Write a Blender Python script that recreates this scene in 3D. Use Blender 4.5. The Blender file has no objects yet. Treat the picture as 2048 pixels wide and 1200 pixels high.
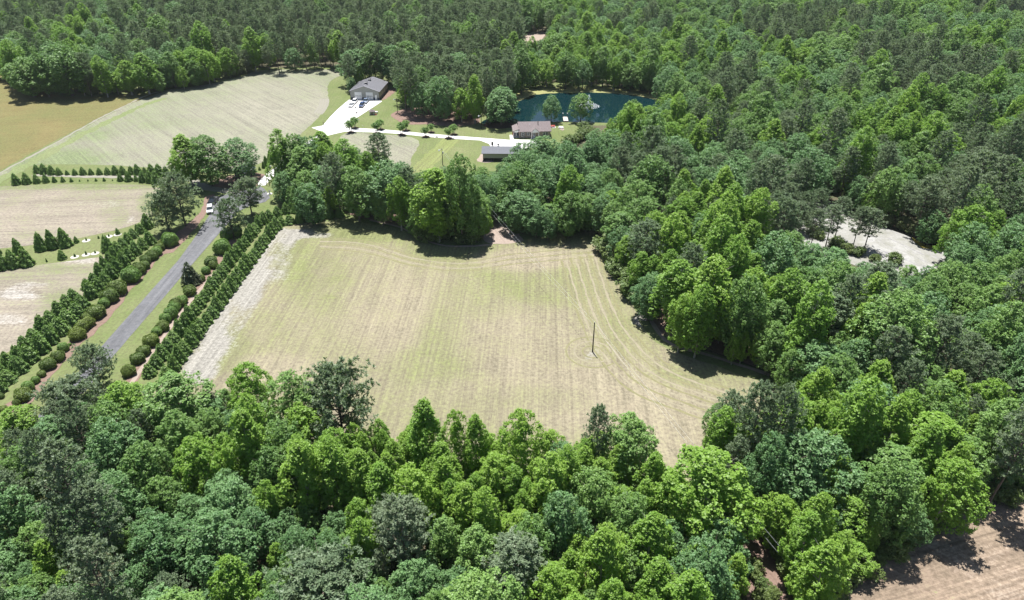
import bpy, math, random
import numpy as np
from mathutils import Vector, Matrix
from mathutils.geometry import delaunay_2d_cdt

# ------------------------------------------------------------------ camera, sky, sun, exposure
scene = bpy.context.scene
COL = scene.collection
F = 1409.0; PITCH = math.radians(31.2); HC = 90.0
CP, SP = math.cos(PITCH), math.sin(PITCH)
cam_d = bpy.data.cameras.new('camera')
cam_d.sensor_width = 36.0; cam_d.lens = 36.0 * F / 2048.0
cam_d.clip_start = 1.0; cam_d.clip_end = 6000.0
cam = bpy.data.objects.new('camera', cam_d); COL.objects.link(cam)
cam.location = (0, 0, HC); cam.rotation_euler = (math.pi / 2 - PITCH, 0, 0)
scene.camera = cam

to_sun = Vector((-0.10, 0.30, 1.0)).normalized()
sun_el = math.asin(to_sun.z); sun_az = math.atan2(to_sun.x, to_sun.y)
world = bpy.data.worlds.new("World"); scene.world = world; world.use_nodes = True
wn = world.node_tree; bg = wn.nodes['Background']
sky = wn.nodes.new('ShaderNodeTexSky'); sky.sky_type = 'NISHITA'; sky.sun_disc = False
sky.sun_elevation = sun_el; sky.sun_rotation = sun_az
wn.links.new(sky.outputs[0], bg.inputs[0]); bg.inputs[1].default_value = 0.058
sun_d = bpy.data.lights.new('sun', 'SUN'); sun_d.energy = 5.0; sun_d.angle = math.radians(0.5)
sun_d.color = (1.0, 0.975, 0.93)
sun = bpy.data.objects.new('sun', sun_d); COL.objects.link(sun)
sun.rotation_euler = (-to_sun).to_track_quat('-Z', 'Y').to_euler(); sun.location = (0, 0, 200)
scene.view_settings.view_transform = 'Standard'; scene.view_settings.look = 'None'
scene.view_settings.gamma = 1.0; scene.view_settings.use_curve_mapping = False
scene.view_settings.exposure = 0.95
scene.cycles.max_bounces = 6; scene.cycles.diffuse_bounces = 3; scene.cycles.transmission_bounces = 4
scene.cycles.transparent_max_bounces = 8

# ------------------------------------------------------------------ survey helpers (photo point -> ground point)
def G(px, py, z=0.0):
    u = (px - 1024) / F; v = (py - 600) / F
    k = (HC - z) / (SP + v * CP)
    return Vector((u * k, (CP - v * SP) * k, z))
def proj(x, y, z):
    q = HC - z
    zc = y * CP + q * SP
    return 1024 + F * x / zc, 600 + F * (-y * SP + q * CP) / zc, zc
def h_at(px, pybase, pytop):
    Y = G(px, pybase).y; v = (pytop - 600) / F
    return HC - Y * (SP + v * CP) / (CP - v * SP)
def ppm(px, py, z=0):                                  # photo pixels per metre at a ground point
    g = G(px, py, z); return F / (g.y * CP + (HC - z) * SP)
rnd = random.Random(7)

def tag(o, label=None, cat=None, group=None, kind=None):
    if label: o['label'] = label
    if cat: o['category'] = cat
    if group: o['group'] = group
    if kind: o['kind'] = kind
    return o
def link(o, parent=None):
    COL.objects.link(o)
    if parent: o.parent = parent
    return o
def empty(name, loc, rz=0.0):
    o = bpy.data.objects.new(name, None); o.empty_display_size = 0.5
    COL.objects.link(o); o.location = loc; o.rotation_euler = (0, 0, rz); return o

# ------------------------------------------------------------------ materials
def new_mat(name):
    m = bpy.data.materials.new(name); m.use_nodes = True
    nt = m.node_tree; b = nt.nodes['Principled BSDF']; return m, nt, b
def nd(nt, t, **kw):
    n = nt.nodes.new(t)
    for k, v in kw.items(): setattr(n, k, v)
    return n
def noise(nt, vec, scale, detail=4, rough=0.6, dist=0.0):
    n = nd(nt, 'ShaderNodeTexNoise'); n.inputs['Scale'].default_value = scale
    n.inputs['Detail'].default_value = detail; n.inputs['Roughness'].default_value = rough
    n.inputs['Distortion'].default_value = dist
    if vec is not None: nt.links.new(vec, n.inputs['Vector'])
    return n.outputs['Fac']
def ramp(nt, fac, stops):
    r = nd(nt, 'ShaderNodeValToRGB'); cr = r.color_ramp
    while len(cr.elements) < len(stops): cr.elements.new(0.5)
    for e, (p, c) in zip(cr.elements, stops):
        e.position = p; e.color = (c[0], c[1], c[2], 1) if not isinstance(c, float) else (c, c, c, 1)
    nt.links.new(fac, r.inputs[0]); return r.outputs[0]
def mix(nt, fac, a, b, mode='MIX'):
    m = nd(nt, 'ShaderNodeMix', data_type='RGBA', blend_type=mode)
    def put(s, v):
        if isinstance(v, (tuple, list)): s.default_value = (v[0], v[1], v[2], 1)
        elif isinstance(v, float): s.default_value = v
        else: nt.links.new(v, s)
    if isinstance(fac, float): m.inputs[0].default_value = fac
    else: nt.links.new(fac, m.inputs[0])
    put(m.inputs[6], a); put(m.inputs[7], b); return m.outputs[2]
def pos_rot(nt, ang, sx, sy):
    tc = nd(nt, 'ShaderNodeNewGeometry')
    vr = nd(nt, 'ShaderNodeVectorRotate', rotation_type='Z_AXIS'); vr.inputs['Angle'].default_value = -ang
    nt.links.new(tc.outputs['Position'], vr.inputs['Vector'])
    mp = nd(nt, 'ShaderNodeMapping'); mp.inputs['Scale'].default_value = (sx, sy, 1)
    nt.links.new(vr.outputs[0], mp.inputs['Vector']); return mp.outputs[0]
def bump(nt, b, h, strength=0.5, dist=0.1):
    bp = nd(nt, 'ShaderNodeBump'); bp.inputs['Strength'].default_value = strength
    bp.inputs['Distance'].default_value = dist
    nt.links.new(h, bp.inputs['Height']); nt.links.new(bp.outputs[0], b.inputs['Normal'])

def plain(name, c, rough=0.7, metal=0.0, var=0.12, sc=3.0):
    m, nt, b = new_mat(name)
    tc = nd(nt, 'ShaderNodeNewGeometry')
    n = noise(nt, tc.outputs['Position'], sc, 3)
    lo = tuple(x * (1 - var) for x in c); hi = tuple(min(1, x * (1 + var)) for x in c)
    nt.links.new(ramp(nt, n, [(0.3, lo), (0.7, hi)]), b.inputs['Base Color'])
    b.inputs['Roughness'].default_value = rough; b.inputs['Metallic'].default_value = metal
    return m

def field_mat(name, dry, green, ang, soil=None, stripe=0.5, sp=1.0, dark=None, patch=0.02, gb=0.5, curve=0.0):
    """mown or tilled field: dry/green by large patches + rows along ang; 'mask' attribute R=green, G=soil"""
    m, nt, b = new_mat(name)
    rows = pos_rot(nt, ang, 1.0, 1.0)
    att = nd(nt, 'ShaderNodeAttribute', attribute_name='mask'); sepc = nd(nt, 'ShaderNodeSeparateColor')
    nt.links.new(att.outputs['Color'], sepc.inputs[0])
    geo = nd(nt, 'ShaderNodeNewGeometry').outputs['Position']
    v1 = pos_rot(nt, ang, 0.015, 1.1 * sp); s1 = noise(nt, v1, 1.0, 3, 0.7, 0.0)
    v2 = pos_rot(nt, ang, 0.01, 0.28 * sp); s2 = noise(nt, v2, 1.0, 2, 0.5)
    v3 = pos_rot(nt, ang, 0.15, 3.2 * sp); s3 = noise(nt, v3, 1.0, 3, 0.7)
    big = noise(nt, geo, patch, 5, 0.65, 0.6)
    fine = noise(nt, geo, 1.3, 6, 0.75)
    med = noise(nt, geo, 0.16, 5, 0.7, 0.5)
    def mth(op, a, c_):
        n = nd(nt, 'ShaderNodeMath', operation=op)
        for i, v in enumerate((a, c_)):
            if isinstance(v, float): n.inputs[i].default_value = v
            else: nt.links.new(v, n.inputs[i])
        return n.outputs[0]
    g = mth('ADD', mth('MULTIPLY', big, 0.75), mth('MULTIPLY', med, 0.62))
    g = mth('ADD', g, mth('MULTIPLY', mth('SUBTRACT', fine, 0.5), 0.9))
    g = mth('ADD', g, mth('MULTIPLY', mth('SUBTRACT', s1, 0.5), 0.8 * stripe))
    g = mth('ADD', g, mth('MULTIPLY', mth('SUBTRACT', sepc.outputs[0], 0.5), 0.8))
    gfac = ramp(nt, g, [(gb + 0.02, 0.0), (gb + 0.50, 1.0)])
    dryc = mix(nt, ramp(nt, s2, [(0.35, 0.0), (0.65, 1.0)]), dry, dark or tuple(x * 0.82 for x in dry))
    dryc = mix(nt, ramp(nt, med, [(0.4, 0.0), (0.7, 1.0)]), dryc, (dry[0] * 1.15, dry[1] * 1.12, dry[2] * 1.15))
    c = mix(nt, gfac, dryc, green)
    if soil:
        sf = mth('ADD', mth('MULTIPLY', sepc.outputs[1], 1.7), mth('MULTIPLY', mth('SUBTRACT', fine, 0.55), 1.6))
        sf = mth('ADD', sf, mth('MULTIPLY', mth('SUBTRACT', med, 0.5), 1.4))
        c = mix(nt, ramp(nt, sf, [(0.45, 0.0), (0.95, 1.0)]), c, soil)
    st = ramp(nt, s1, [(0.36, 0.74), (0.5, 1.0), (0.64, 1.24)])
    c = mix(nt, min(1.0, stripe), c, mix(nt, 1.0, c, st, 'MULTIPLY'))
    c = mix(nt, 0.4 * stripe, c, mix(nt, 1.0, c, ramp(nt, s3, [(0.3, 0.7), (0.7, 1.3)]), 'MULTIPLY'))
    c = mix(nt, 1.0, c, mix(nt, 1.0, c, ramp(nt, fine, [(0.3, 0.58), (0.7, 1.42)]), 'MULTIPLY'))
    nt.links.new(c, b.inputs['Base Color']); b.inputs['Roughness'].default_value = 0.95
    b.inputs['Specular IOR Level'].default_value = 0.1
    bump(nt, b, fine, 0.6, 0.25)
    return m

def leaf_mat(name, c0, c1, c2, trans=0.3, spec=0.35, rough=0.5):
    m, nt, b = new_mat(name)
    oi = nd(nt, 'ShaderNodeObjectInfo')
    geo = nd(nt, 'ShaderNodeNewGeometry').outputs['Position']
    n = noise(nt, geo, 0.55, 4, 0.75)
    n2 = noise(nt, geo, 4.0, 2, 0.6)
    base = mix(nt, oi.outputs['Random'], c0, c1)
    c = mix(nt, ramp(nt, n, [(0.3, 0.0), (0.72, 1.0)]), base, mix(nt, 0.5, base, c2))
    c = mix(nt, 0.8, c, mix(nt, 1.0, c, ramp(nt, n2, [(0.3, 0.65), (0.7, 1.35)]), 'MULTIPLY'))
    nt.links.new(c, b.inputs['Base Color']); b.inputs['Roughness'].default_value = rough
    b.inputs['Specular IOR Level'].default_value = spec
    tr = nd(nt, 'ShaderNodeBsdfTranslucent')
    tc = mix(nt, 1.0, c, (1.2, 1.4, 0.6), 'MULTIPLY'); nt.links.new(tc, tr.inputs[0])
    ms = nd(nt, 'ShaderNodeMixShader'); ms.inputs[0].default_value = trans
    nt.links.new(b.outputs[0], ms.inputs[1]); nt.links.new(tr.outputs[0], ms.inputs[2])
    nt.links.new(ms.outputs[0], nt.nodes['Material Output'].inputs[0]); return m

M = {}
M['blue'] = leaf_mat('bluish_green_leaves', (0.078, 0.178, 0.068), (0.150, 0.278, 0.112), (0.19, 0.29, 0.095), 0.26)
M['mid'] = leaf_mat('mid_green_leaves', (0.082, 0.185, 0.045), (0.165, 0.290, 0.078), (0.23, 0.33, 0.08), 0.28)
M['yel'] = leaf_mat('yellow_green_leaves', (0.140, 0.275, 0.040), (0.220, 0.355, 0.055), (0.24, 0.36, 0.055), 0.36)
M['pine'] = leaf_mat('pine_needles', (0.125, 0.190, 0.108), (0.190, 0.245, 0.158), (0.23, 0.28, 0.15), 0.26, 0.3)
M['pale'] = leaf_mat('pale_leaves', (0.15, 0.20, 0.085), (0.20, 0.24, 0.10), (0.22, 0.25, 0.10), 0.3)
M['cone'] = leaf_mat('arborvitae_sprays', (0.110, 0.210, 0.055), (0.165, 0.275, 0.075), (0.24, 0.34, 0.09), 0.3)
M['shrub'] = leaf_mat('clipped_holly_leaves', (0.085, 0.145, 0.040), (0.165, 0.215, 0.045), (0.17, 0.22, 0.05), 0.25)
M['juniper'] = leaf_mat('juniper_foliage', (0.060, 0.090, 0.045), (0.080, 0.100, 0.050), (0.11, 0.12, 0.05), 0.12)
M['brush'] = leaf_mat('low_brush_leaves', (0.08, 0.14, 0.035), (0.13, 0.18, 0.05), (0.16, 0.20, 0.06), 0.25)
M['bark'] = plain('bark', (0.13, 0.105, 0.085), 0.95, 0, 0.3, 6)
M['palebark'] = plain('pale_bark', (0.30, 0.28, 0.25), 0.95, 0, 0.3, 6)

# ------------------------------------------------------------------ mesh helpers
def np_mesh(name, chunks):
    """chunks: list of (verts Nx3, quads Mx4, material)"""
    me = bpy.data.meshes.new(name); V = []; Q = []; MI = []; off = 0; mats = []
    for v, q, m in chunks:
        if m not in mats: mats.append(m)
        V.append(v); Q.append(q + off); MI.append(np.full(len(q), mats.index(m))); off += len(v)
    V = np.concatenate(V); Q = np.concatenate(Q); MI = np.concatenate(MI)
    me.vertices.add(len(V)); me.vertices.foreach_set('co', V.astype(np.float32).ravel())
    me.loops.add(len(Q) * 4); me.loops.foreach_set('vertex_index', Q.astype(np.int32).ravel())
    me.polygons.add(len(Q)); me.polygons.foreach_set('loop_start', np.arange(len(Q), dtype=np.int32) * 4)
    me.polygons.foreach_set('loop_total', np.full(len(Q), 4, dtype=np.int32))
    me.polygons.foreach_set('material_index', MI.astype(np.int32))
    for m in mats: me.materials.append(m)
    me.update(calc_edges=True); return me

def cards(c, n, size, aspect=1.0, rng=None, up=None):
    """quads centred at c with normals n; size array; returns verts, quads"""
    N = len(c); n = n / (np.linalg.norm(n, axis=1, keepdims=True) + 1e-9)
    r = rng.normal(size=(N, 3)) if up is None else up + 0.25 * rng.normal(size=(N, 3))
    u = np.cross(n, np.cross(r, n)); u /= (np.linalg.norm(u, axis=1, keepdims=True) + 1e-9)
    w = np.cross(n, u)
    a = (size * 0.5)[:, None] * u; b = (size * 0.5 * aspect)[:, None] * w
    V = np.empty((N, 4, 3)); V[:, 0] = c - a; V[:, 1] = c - b * 0.9 + a * 0.1; V[:, 2] = c + a; V[:, 3] = c + b * 0.9 + a * 0.1
    return V.reshape(-1, 3), np.arange(4 * N).reshape(-1, 4)

def tube(pts, radii, sides=6):
    pts = np.array(pts, float); V = []; Q = []
    for i, p in enumerate(pts):
        d = pts[min(i + 1, len(pts) - 1)] - pts[max(i - 1, 0)]; d /= np.linalg.norm(d) + 1e-9
        a = np.cross(d, [0.31, 0.95, 0.05]); a /= np.linalg.norm(a); b = np.cross(d, a)
        for k in range(sides):
            t = 2 * math.pi * k / sides
            V.append(p + radii[i] * (math.cos(t) * a + math.sin(t) * b))
    for i in range(len(pts) - 1):
        for k in range(sides):
            k2 = (k + 1) % sides
            Q.append((i * sides + k, i * sides + k2, (i + 1) * sides + k2, (i + 1) * sides + k))
    return np.array(V), np.array(Q)
def join(parts):
    V = []; Q = []; off = 0
    for v, q in parts: V.append(v); Q.append(q + off); off += len(v)
    return np.concatenate(V), np.concatenate(Q)

class MB:
    def __init__(s): s.v = []; s.f = []; s.m = []; s.mats = []
    def mi(s, m):
        if m not in s.mats: s.mats.append(m)
        return s.mats.index(m)
    def add(s, vs, fs, m):
        o = len(s.v); s.v += [tuple(x) for x in vs]; k = s.mi(m)
        for f in fs: s.f.append([o + i for i in f]); s.m.append(k)
    def box(s, x0, x1, y0, y1, z0, z1, m, taper=0.0):
        t = taper
        vs = [(x0, y0, z0), (x1, y0, z0), (x1, y1, z0), (x0, y1, z0), (x0 + t, y0 + t, z1), (x1 - t, y0 + t, z1), (x1 - t, y1 - t, z1), (x0 + t, y1 - t, z1)]
        s.add(vs, [(3, 2, 1, 0), (4, 5, 6, 7), (0, 1, 5, 4), (1, 2, 6, 5), (2, 3, 7, 6), (3, 0, 4, 7)], m)
    def prism(s, prof, y0, y1, m, axis='y'):
        n = len(prof)
        if axis == 'y': vs = [(a, y0, b) for a, b in prof] + [(a, y1, b) for a, b in prof]
        else: vs = [(y0, a, b) for a, b in prof] + [(y1, a, b) for a, b in prof]
        fs = [tuple(range(n)), tuple(range(2 * n - 1, n - 1, -1))]
        fs += [(i, i + n, (i + 1) % n + n, (i + 1) % n) for i in range(n)]
        s.add(vs, fs, m)
    def tube(s, pts, radii, m, sides=8, cap=True):
        v, q = tube(pts, radii, sides); o = len(s.v); s.add(v, [tuple(x) for x in q], m)
        if cap:
            n = len(v); s.f.append([o + i for i in range(sides)][::-1]); s.m.append(s.mi(m))
            s.f.append([o + n - sides + i for i in range(sides)]); s.m.append(s.mi(m))
    def build(s, name, parent=None, smooth=False):
        me = bpy.data.meshes.new(name); me.from_pydata(s.v, [], s.f)
        for m in s.mats: me.materials.append(m)
        me.polygons.foreach_set('material_index', s.m)
        if smooth: me.polygons.foreach_set('use_smooth', [True] * len(s.f))
        me.update(); o = bpy.data.objects.new(name, me); return link(o, parent)

# ------------------------------------------------------------------ ground sheets
def inpoly(x, y, P):
    r = False; j = len(P) - 1
    for i in range(len(P)):
        xi, yi = P[i][0], P[i][1]; xj, yj = P[j][0], P[j][1]
        if (yi > y) != (yj > y) and x < (xj - xi) * (y - yi) / (yj - yi) + xi: r = not r
        j = i
    return r
def smooth_outline(pts, closed=True, step=2.0, rough=0.25, seed=0):
    rr = random.Random(seed); n = len(pts); out = []
    rng_ = range(n) if closed else range(n - 1)
    for i in rng_:
        p0, p1, p2, p3 = pts[(i - 1) % n] if closed or i > 0 else pts[0], pts[i], pts[(i + 1) % n], pts[(i + 2) % n] if closed or i + 2 < n else pts[-1]
        L = (p2 - p1).length; k = max(1, min(200, int(L / step)))
        for a in range(k):
            t = a / k
            q = 0.5 * ((2 * p1) + (p2 - p0) * t + (2 * p0 - 5 * p1 + 4 * p2 - p3) * t * t + (3 * p1 - p0 - 3 * p2 + p3) * t ** 3)
            if rough: q = q + Vector((rr.uniform(-rough, rough), rr.uniform(-rough, rough)))
            out.append(q)
    if not closed: out.append(pts[-1])
    return out
def V2(p): return Vector((p[0], p[1]))
def sheet_xy(name, poly, z, mat, kind='structure', mask=None, grid=None, parent=None, relief=None):
    vs = [Vector((p.x, p.y)) for p in poly]; nb = len(vs)
    edges = [(i, (i + 1) % nb) for i in range(nb)]
    if grid:
        x0 = min(p.x for p in vs); x1 = max(p.x for p in vs); y0 = min(p.y for p in vs); y1 = max(p.y for p in vs)
        x = x0 + grid / 2
        while x < x1:
            y = y0 + grid / 2
            while y < y1:
                if inpoly(x, y, vs[:nb]): vs.append(Vector((x + 0.01 * (y % 3), y)))
                y += grid
            x += grid
    r = delaunay_2d_cdt(vs, edges, [list(range(nb))], 1, 1e-4)
    me = bpy.data.meshes.new(name)
    co = [(v.x, v.y, z + (relief(v.x, v.y) if relief else 0)) for v in r[0]]
    me.from_pydata(co, [], [tuple(f) for f in r[2]]); me.materials.append(mat)
    at = me.color_attributes.new('mask', 'FLOAT_COLOR', 'POINT')
    if mask:
        for i, v in enumerate(r[0]):
            px, py, zc = proj(v.x, v.y, 0); at.data[i].color = mask(px, py)
    else:
        for i in range(len(r[0])): at.data[i].color = (0.5, 0, 0, 1)
    me.update(); o = bpy.data.objects.new(name, me); link(o, parent)
    # faces up
    if len(me.polygons) and me.polygons[0].normal.z < 0: me.flip_normals()
    if kind: o['kind'] = kind
    return o
def sheet(name, px, z, mat, step=2.0, rough=0.3, **kw):
    return sheet_xy(name, smooth_outline([V2(G(*p)) for p in px], True, step, rough, seed=len(px)), z, mat, **kw)
def sheet_lin(name, px, z, mat, rough=0.0, **kw):      # straight edges
    P = [V2(G(*p)) for p in px]; out = []
    rr = random.Random(3)
    for i in range(len(P)):
        a, b = P[i], P[(i + 1) % len(P)]; k = max(1, int((b - a).length / 2.5))
        for j in range(k): out.append(a.lerp(b, j / k) + (Vector((rr.uniform(-rough, rough), rr.uniform(-rough, rough))) if rough else Vector((0, 0))))
    return sheet_xy(name, out, z, mat, **kw)
def ribbon(name, px, w, z, mat, rough=0.12, step=2.0, **kw):
    c = smooth_outline([V2(G(*p)) for p in px], False, step, 0)
    L = []; R = []; rr = random.Random(5)
    for i, p in enumerate(c):
        d = (c[min(i + 1, len(c) - 1)] - c[max(i - 1, 0)]).normalized(); n = Vector((-d.y, d.x))
        ww = w[0] + (w[1] - w[0]) * i / len(c) if isinstance(w, tuple) else w
        L.append(p + n * (ww / 2 + rr.uniform(-rough, rough))); R.append(p - n * (ww / 2 + rr.uniform(-rough, rough)))
    return sheet_xy(name, L + R[::-1], z, mat, **kw)
def blobmask(blobs):
    def f(px, py):
        c = [0.5, 0.0]
        for (bx, by, rx, ry, ch, val) in blobs:
            d = math.hypot((px - bx) / rx, (py - by) / ry)
            if d < 1.6:
                w = max(0.0, min(1.0, (1.6 - d) / 1.0)); w = w * w * (3 - 2 * w); c[ch] = c[ch] * (1 - w) + val * w
        return (c[0], c[1], 0, 1)
    return f
def ang_of(a, b):
    d = G(*b) - G(*a); return math.atan2(d.y, d.x)

# forest floor / base ground
m, nt, b = new_mat('forest_floor')
geo = nd(nt, 'ShaderNodeNewGeometry').outputs['Position']
c = ramp(nt, noise(nt, geo, 0.25, 6, 0.75), [(0.3, (0.045, 0.05, 0.02)), (0.5, (0.09, 0.075, 0.045)), (0.7, (0.05, 0.085, 0.025))])
nt.links.new(c, b.inputs['Base Color']); b.inputs['Roughness'].default_value = 1.0
bump(nt, b, noise(nt, geo, 1.5, 5), 0.7, 0.3); M['floor'] = m
gm = MB(); gm.add([(-2500, -700, 0), (2500, -700, 0), (2500, 3500, 0), (-2500, 3500, 0)], [(0, 1, 2, 3)], M['floor'])
tag(gm.build('ground'), kind='structure')

A_main = math.radians(90 - 2.5)
M['lawn'] = field_mat('mown_lawn', (0.196, 0.200, 0.104), (0.115, 0.146, 0.054), ang_of((300, 620), (400, 490)), stripe=0.3, patch=0.03, gb=0.3)
M['main'] = field_mat('cut_hay_stubble', (0.235, 0.208, 0.148), (0.160, 0.172, 0.078), A_main, soil=(0.25, 0.238, 0.212), stripe=0.68, sp=1.0, patch=0.02, gb=0.49)
M['upper'] = field_mat('upper_hayfield', (0.228, 0.220, 0.172), (0.152, 0.180, 0.096), ang_of((560, 260), (430, 190)), stripe=0.6, sp=0.7, patch=0.018, gb=0.55)
M['past'] = field_mat('brown_pasture', (0.174, 0.146, 0.066), (0.111, 0.128, 0.049), 0.2, stripe=0.15, patch=0.03, gb=0.5)
M['loop'] = field_mat('dry_loop_field', (0.240, 0.212, 0.170), (0.152, 0.172, 0.084), ang_of((0, 430), (300, 420)), soil=(0.296, 0.276, 0.248), stripe=0.6, sp=0.7, patch=0.03, gb=0.66)
M['brownf'] = field_mat('bare_brown_field', (0.221, 0.172, 0.127), (0.156, 0.156, 0.082), ang_of((1700, 1190), (2040, 1090)), soil=(0.295, 0.246, 0.197), stripe=0.9, sp=1.0, patch=0.06, gb=0.85)
def mulch_mat(name, a, b_, sc=1.5):
    m, nt, b = new_mat(name); geo = nd(nt, 'ShaderNodeNewGeometry').outputs['Position']
    n = noise(nt, geo, sc, 6, 0.75)
    nt.links.new(ramp(nt, n, [(0.3, a), (0.7, b_)]), b.inputs['Base Color']); b.inputs['Roughness'].default_value = 1.0
    b.inputs['Specular IOR Level'].default_value = 0.1
    bump(nt, b, n, 0.7, 0.2); return m
M['mulch'] = mulch_mat('red_brown_pine_straw', (0.15, 0.10, 0.08), (0.24, 0.17, 0.14))
M['dmulch'] = mulch_mat('dark_mulch', (0.05, 0.035, 0.03), (0.10, 0.07, 0.055), 3)
M['straw'] = mulch_mat('pinkish_straw', (0.24, 0.19, 0.16), (0.34, 0.28, 0.24))
M['gravel'] = mulch_mat('pale_track_gravel', (0.20, 0.19, 0.155), (0.275, 0.262, 0.225), 2)
M['asph'] = mulch_mat('worn_grey_asphalt', (0.105, 0.108, 0.118), (0.165, 0.165, 0.172), 1.2)
nt = M['asph'].node_tree; b = nt.nodes['Principled BSDF']; ra = ang_of((300, 620), (380, 520))
base_link = b.inputs['Base Color'].links[0].from_socket
w_ = ramp(nt, noise(nt, pos_rot(nt, ra, 0.04, 0.9), 1.0, 4, 0.6), [(0.35, 0.82), (0.65, 1.15)])
w2 = ramp(nt, noise(nt, nd(nt, 'ShaderNodeNewGeometry').outputs['Position'], 0.25, 5, 0.7, 1.0), [(0.3, 0.85), (0.7, 1.12)])
nt.links.new(mix(nt, 1.0, mix(nt, 1.0, base_link, w_, 'MULTIPLY'), w2, 'MULTIPLY'), b.inputs['Base Color'])
m = mulch_mat('white_concrete', (0.46, 0.45, 0.435), (0.60, 0.59, 0.575), 0.12); M['conc'] = m
nt = m.node_tree
M['granite'] = mulch_mat('granite_rock', (0.42, 0.40, 0.36), (0.66, 0.64, 0.61), 0.35)
M['darkrock'] = mulch_mat('dark_stained_rock', (0.22, 0.20, 0.20), (0.38, 0.36, 0.35), 0.8)
M['moss'] = mulch_mat('ochre_moss', (0.20, 0.17, 0.03), (0.34, 0.27, 0.07), 0.7)

LAWN = [(-700, 150), (500, 136), (690, 132), (800, 148), (1000, 165), (1150, 166), (1330, 184), (1345, 210), (1230, 250), (1170, 250), (1168, 278), (1120, 292), (1060, 320),
        (960, 390), (960, 460), (1100, 455), (1225, 448), (1250, 540), (1285, 615), (1330, 670), (1420, 706), (1570, 755), (1640, 800), (1600, 900), (1500, 1000), (1300, 1020),
        (800, 960), (420, 880), (250, 920), (-100, 1150), (-900, 1600)]
sheet('lawn', LAWN, 0.01, M['lawn'], step=6, grid=None)
lawnblobs = None
fieldm = blobmask([(760, 455, 120, 28, 0, 0.95), (900, 500, 90, 22, 0, 0.85), (1120, 475, 110, 12, 0, 0.85), (650, 560, 50, 60, 0, 0.6), (590, 520, 40, 60, 0, 0.75), (1090, 560, 120, 45, 0, 0.68),
                   (900, 640, 120, 60, 0, 0.60), (860, 700, 110, 60, 0, 0.75), (770, 620, 70, 90, 0, 0.28), (1050, 520, 90, 20, 0, 0.2), (1050, 680, 120, 60, 0, 0.30), (1240, 560, 30, 80, 0, 0.66),
                   (1270, 660, 60, 60, 0, 0.58), (1200, 800, 160, 60, 0, 0.25), (1420, 745, 110, 22, 0, 0.7), (1340, 870, 60, 60, 0, 0.3), (520, 740, 110, 30, 0, 0.2), (430, 700, 60, 50, 0, 0.7),
                   (1000, 800, 180, 30, 0, 0.45), (1186, 710, 22, 10, 1, 0.45), (1285, 640, 14, 12, 1, 0.9),
                   (400, 735, 34, 34, 1, 0.8), (430, 680, 30, 34, 1, 0.8), (465, 630, 30, 34, 1, 0.8), (495, 580, 30, 34, 1, 0.8), (525, 530, 28, 32, 1, 0.8), (558, 482, 30, 24, 1, 0.8),
                   (590, 468, 40, 10, 1, 0.75), (640, 470, 30, 8, 1, 0.45), (560, 520, 26, 50, 1, 0.45), (470, 660, 20, 50, 1, 0.4)])
MAIN = [(548, 468), (562, 456), (600, 447), (680, 443), (740, 447), (800, 458), (845, 482), (900, 494), (985, 490), (1060, 478), (1130, 470), (1203, 465), (1222, 520), (1250, 580), (1272, 625),
        (1292, 665), (1340, 700), (1400, 722), (1470, 745), (1550, 772), (1610, 800), (1560, 900), (1450, 980), (1300, 1000), (1000, 960), (700, 930), (420, 850), (300, 800), (345, 752), (400, 670), (470, 570)]
sheet('hay_field', MAIN, 0.03, M['main'], step=3, grid=2.2, mask=fieldm)
upm = blobmask([(300, 240, 60, 20, 0, 0.6), (80, 320, 120, 20, 0, 0.95), (180, 265, 60, 14, 0, 0.7), (640, 160, 40, 16, 0, 0.6), (560, 210, 110, 40, 0, 0.35), (380, 290, 120, 30, 0, 0.45)])
UPPER = [(-60, 372), (0, 345), (120, 282), (240, 218), (300, 192), (345, 180), (420, 168), (480, 155), (520, 141), (600, 139), (684, 140), (690, 146), (668, 158), (655, 172), (657, 205), (645, 225), (628, 245),
         (605, 265), (580, 300), (540, 318), (470, 340), (350, 338), (200, 330), (70, 330), (20, 345)]
sheet('upper_field', UPPER, 0.03, M['upper'], step=3, grid=5, mask=upm)
sheet('brown_pasture', [(-500, 420), (-500, 150), (-100, 140), (40, 150), (120, 192), (300, 187), (285, 199), (240, 215), (120, 276), (0, 341), (-100, 395)], 0.03, M['past'], step=3)
loopm = blobmask([(150, 372, 200, 6, 0, 0.8), (300, 420, 20, 40, 0, 0.8), (230, 430, 30, 22, 0, 0.68), (150, 470, 120, 8, 0, 0.7), (200, 410, 60, 10, 1, 0.4), (120, 420, 90, 20, 1, 0.25), (265, 440, 14, 5, 1, 0.6)])
sheet('loop_field', [(-400, 395), (0, 373), (150, 368), (280, 370), (322, 378), (326, 395), (312, 425), (280, 445), (200, 468), (120, 482), (0, 498), (-400, 540)], 0.03, M['loop'], step=3, grid=3, mask=loopm)
lowm = blobmask([(100, 535, 130, 10, 0, 0.75), (120, 620, 40, 40, 0, 0.7), (40, 560, 60, 16, 0, 0.6), (30, 590, 50, 12, 1, 0.7), (60, 570, 40, 8, 1, 0.5), (20, 640, 40, 12, 1, 0.5), (160, 520, 60, 5, 1, 0.6)])
sheet('lower_left_field', [(-400, 560), (0, 538), (120, 524), (200, 514), (232, 512), (210, 545), (160, 600), (100, 650), (40, 690), (-40, 730), (-500, 900)], 0.03, M['loop'], step=3, grid=3, mask=lowm)
sheet('bare_field', [(1500, 1290), (1650, 1205), (1770, 1125), (1900, 1040), (2060, 975), (2300, 900), (2600, 1500), (1500, 1500)], 0.02, M['brownf'], step=2, grid=3,
      mask=blobmask([(1900, 1100, 140, 30, 1, 0.35), (2000, 1180, 80, 60, 1, 0.3)]))
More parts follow.
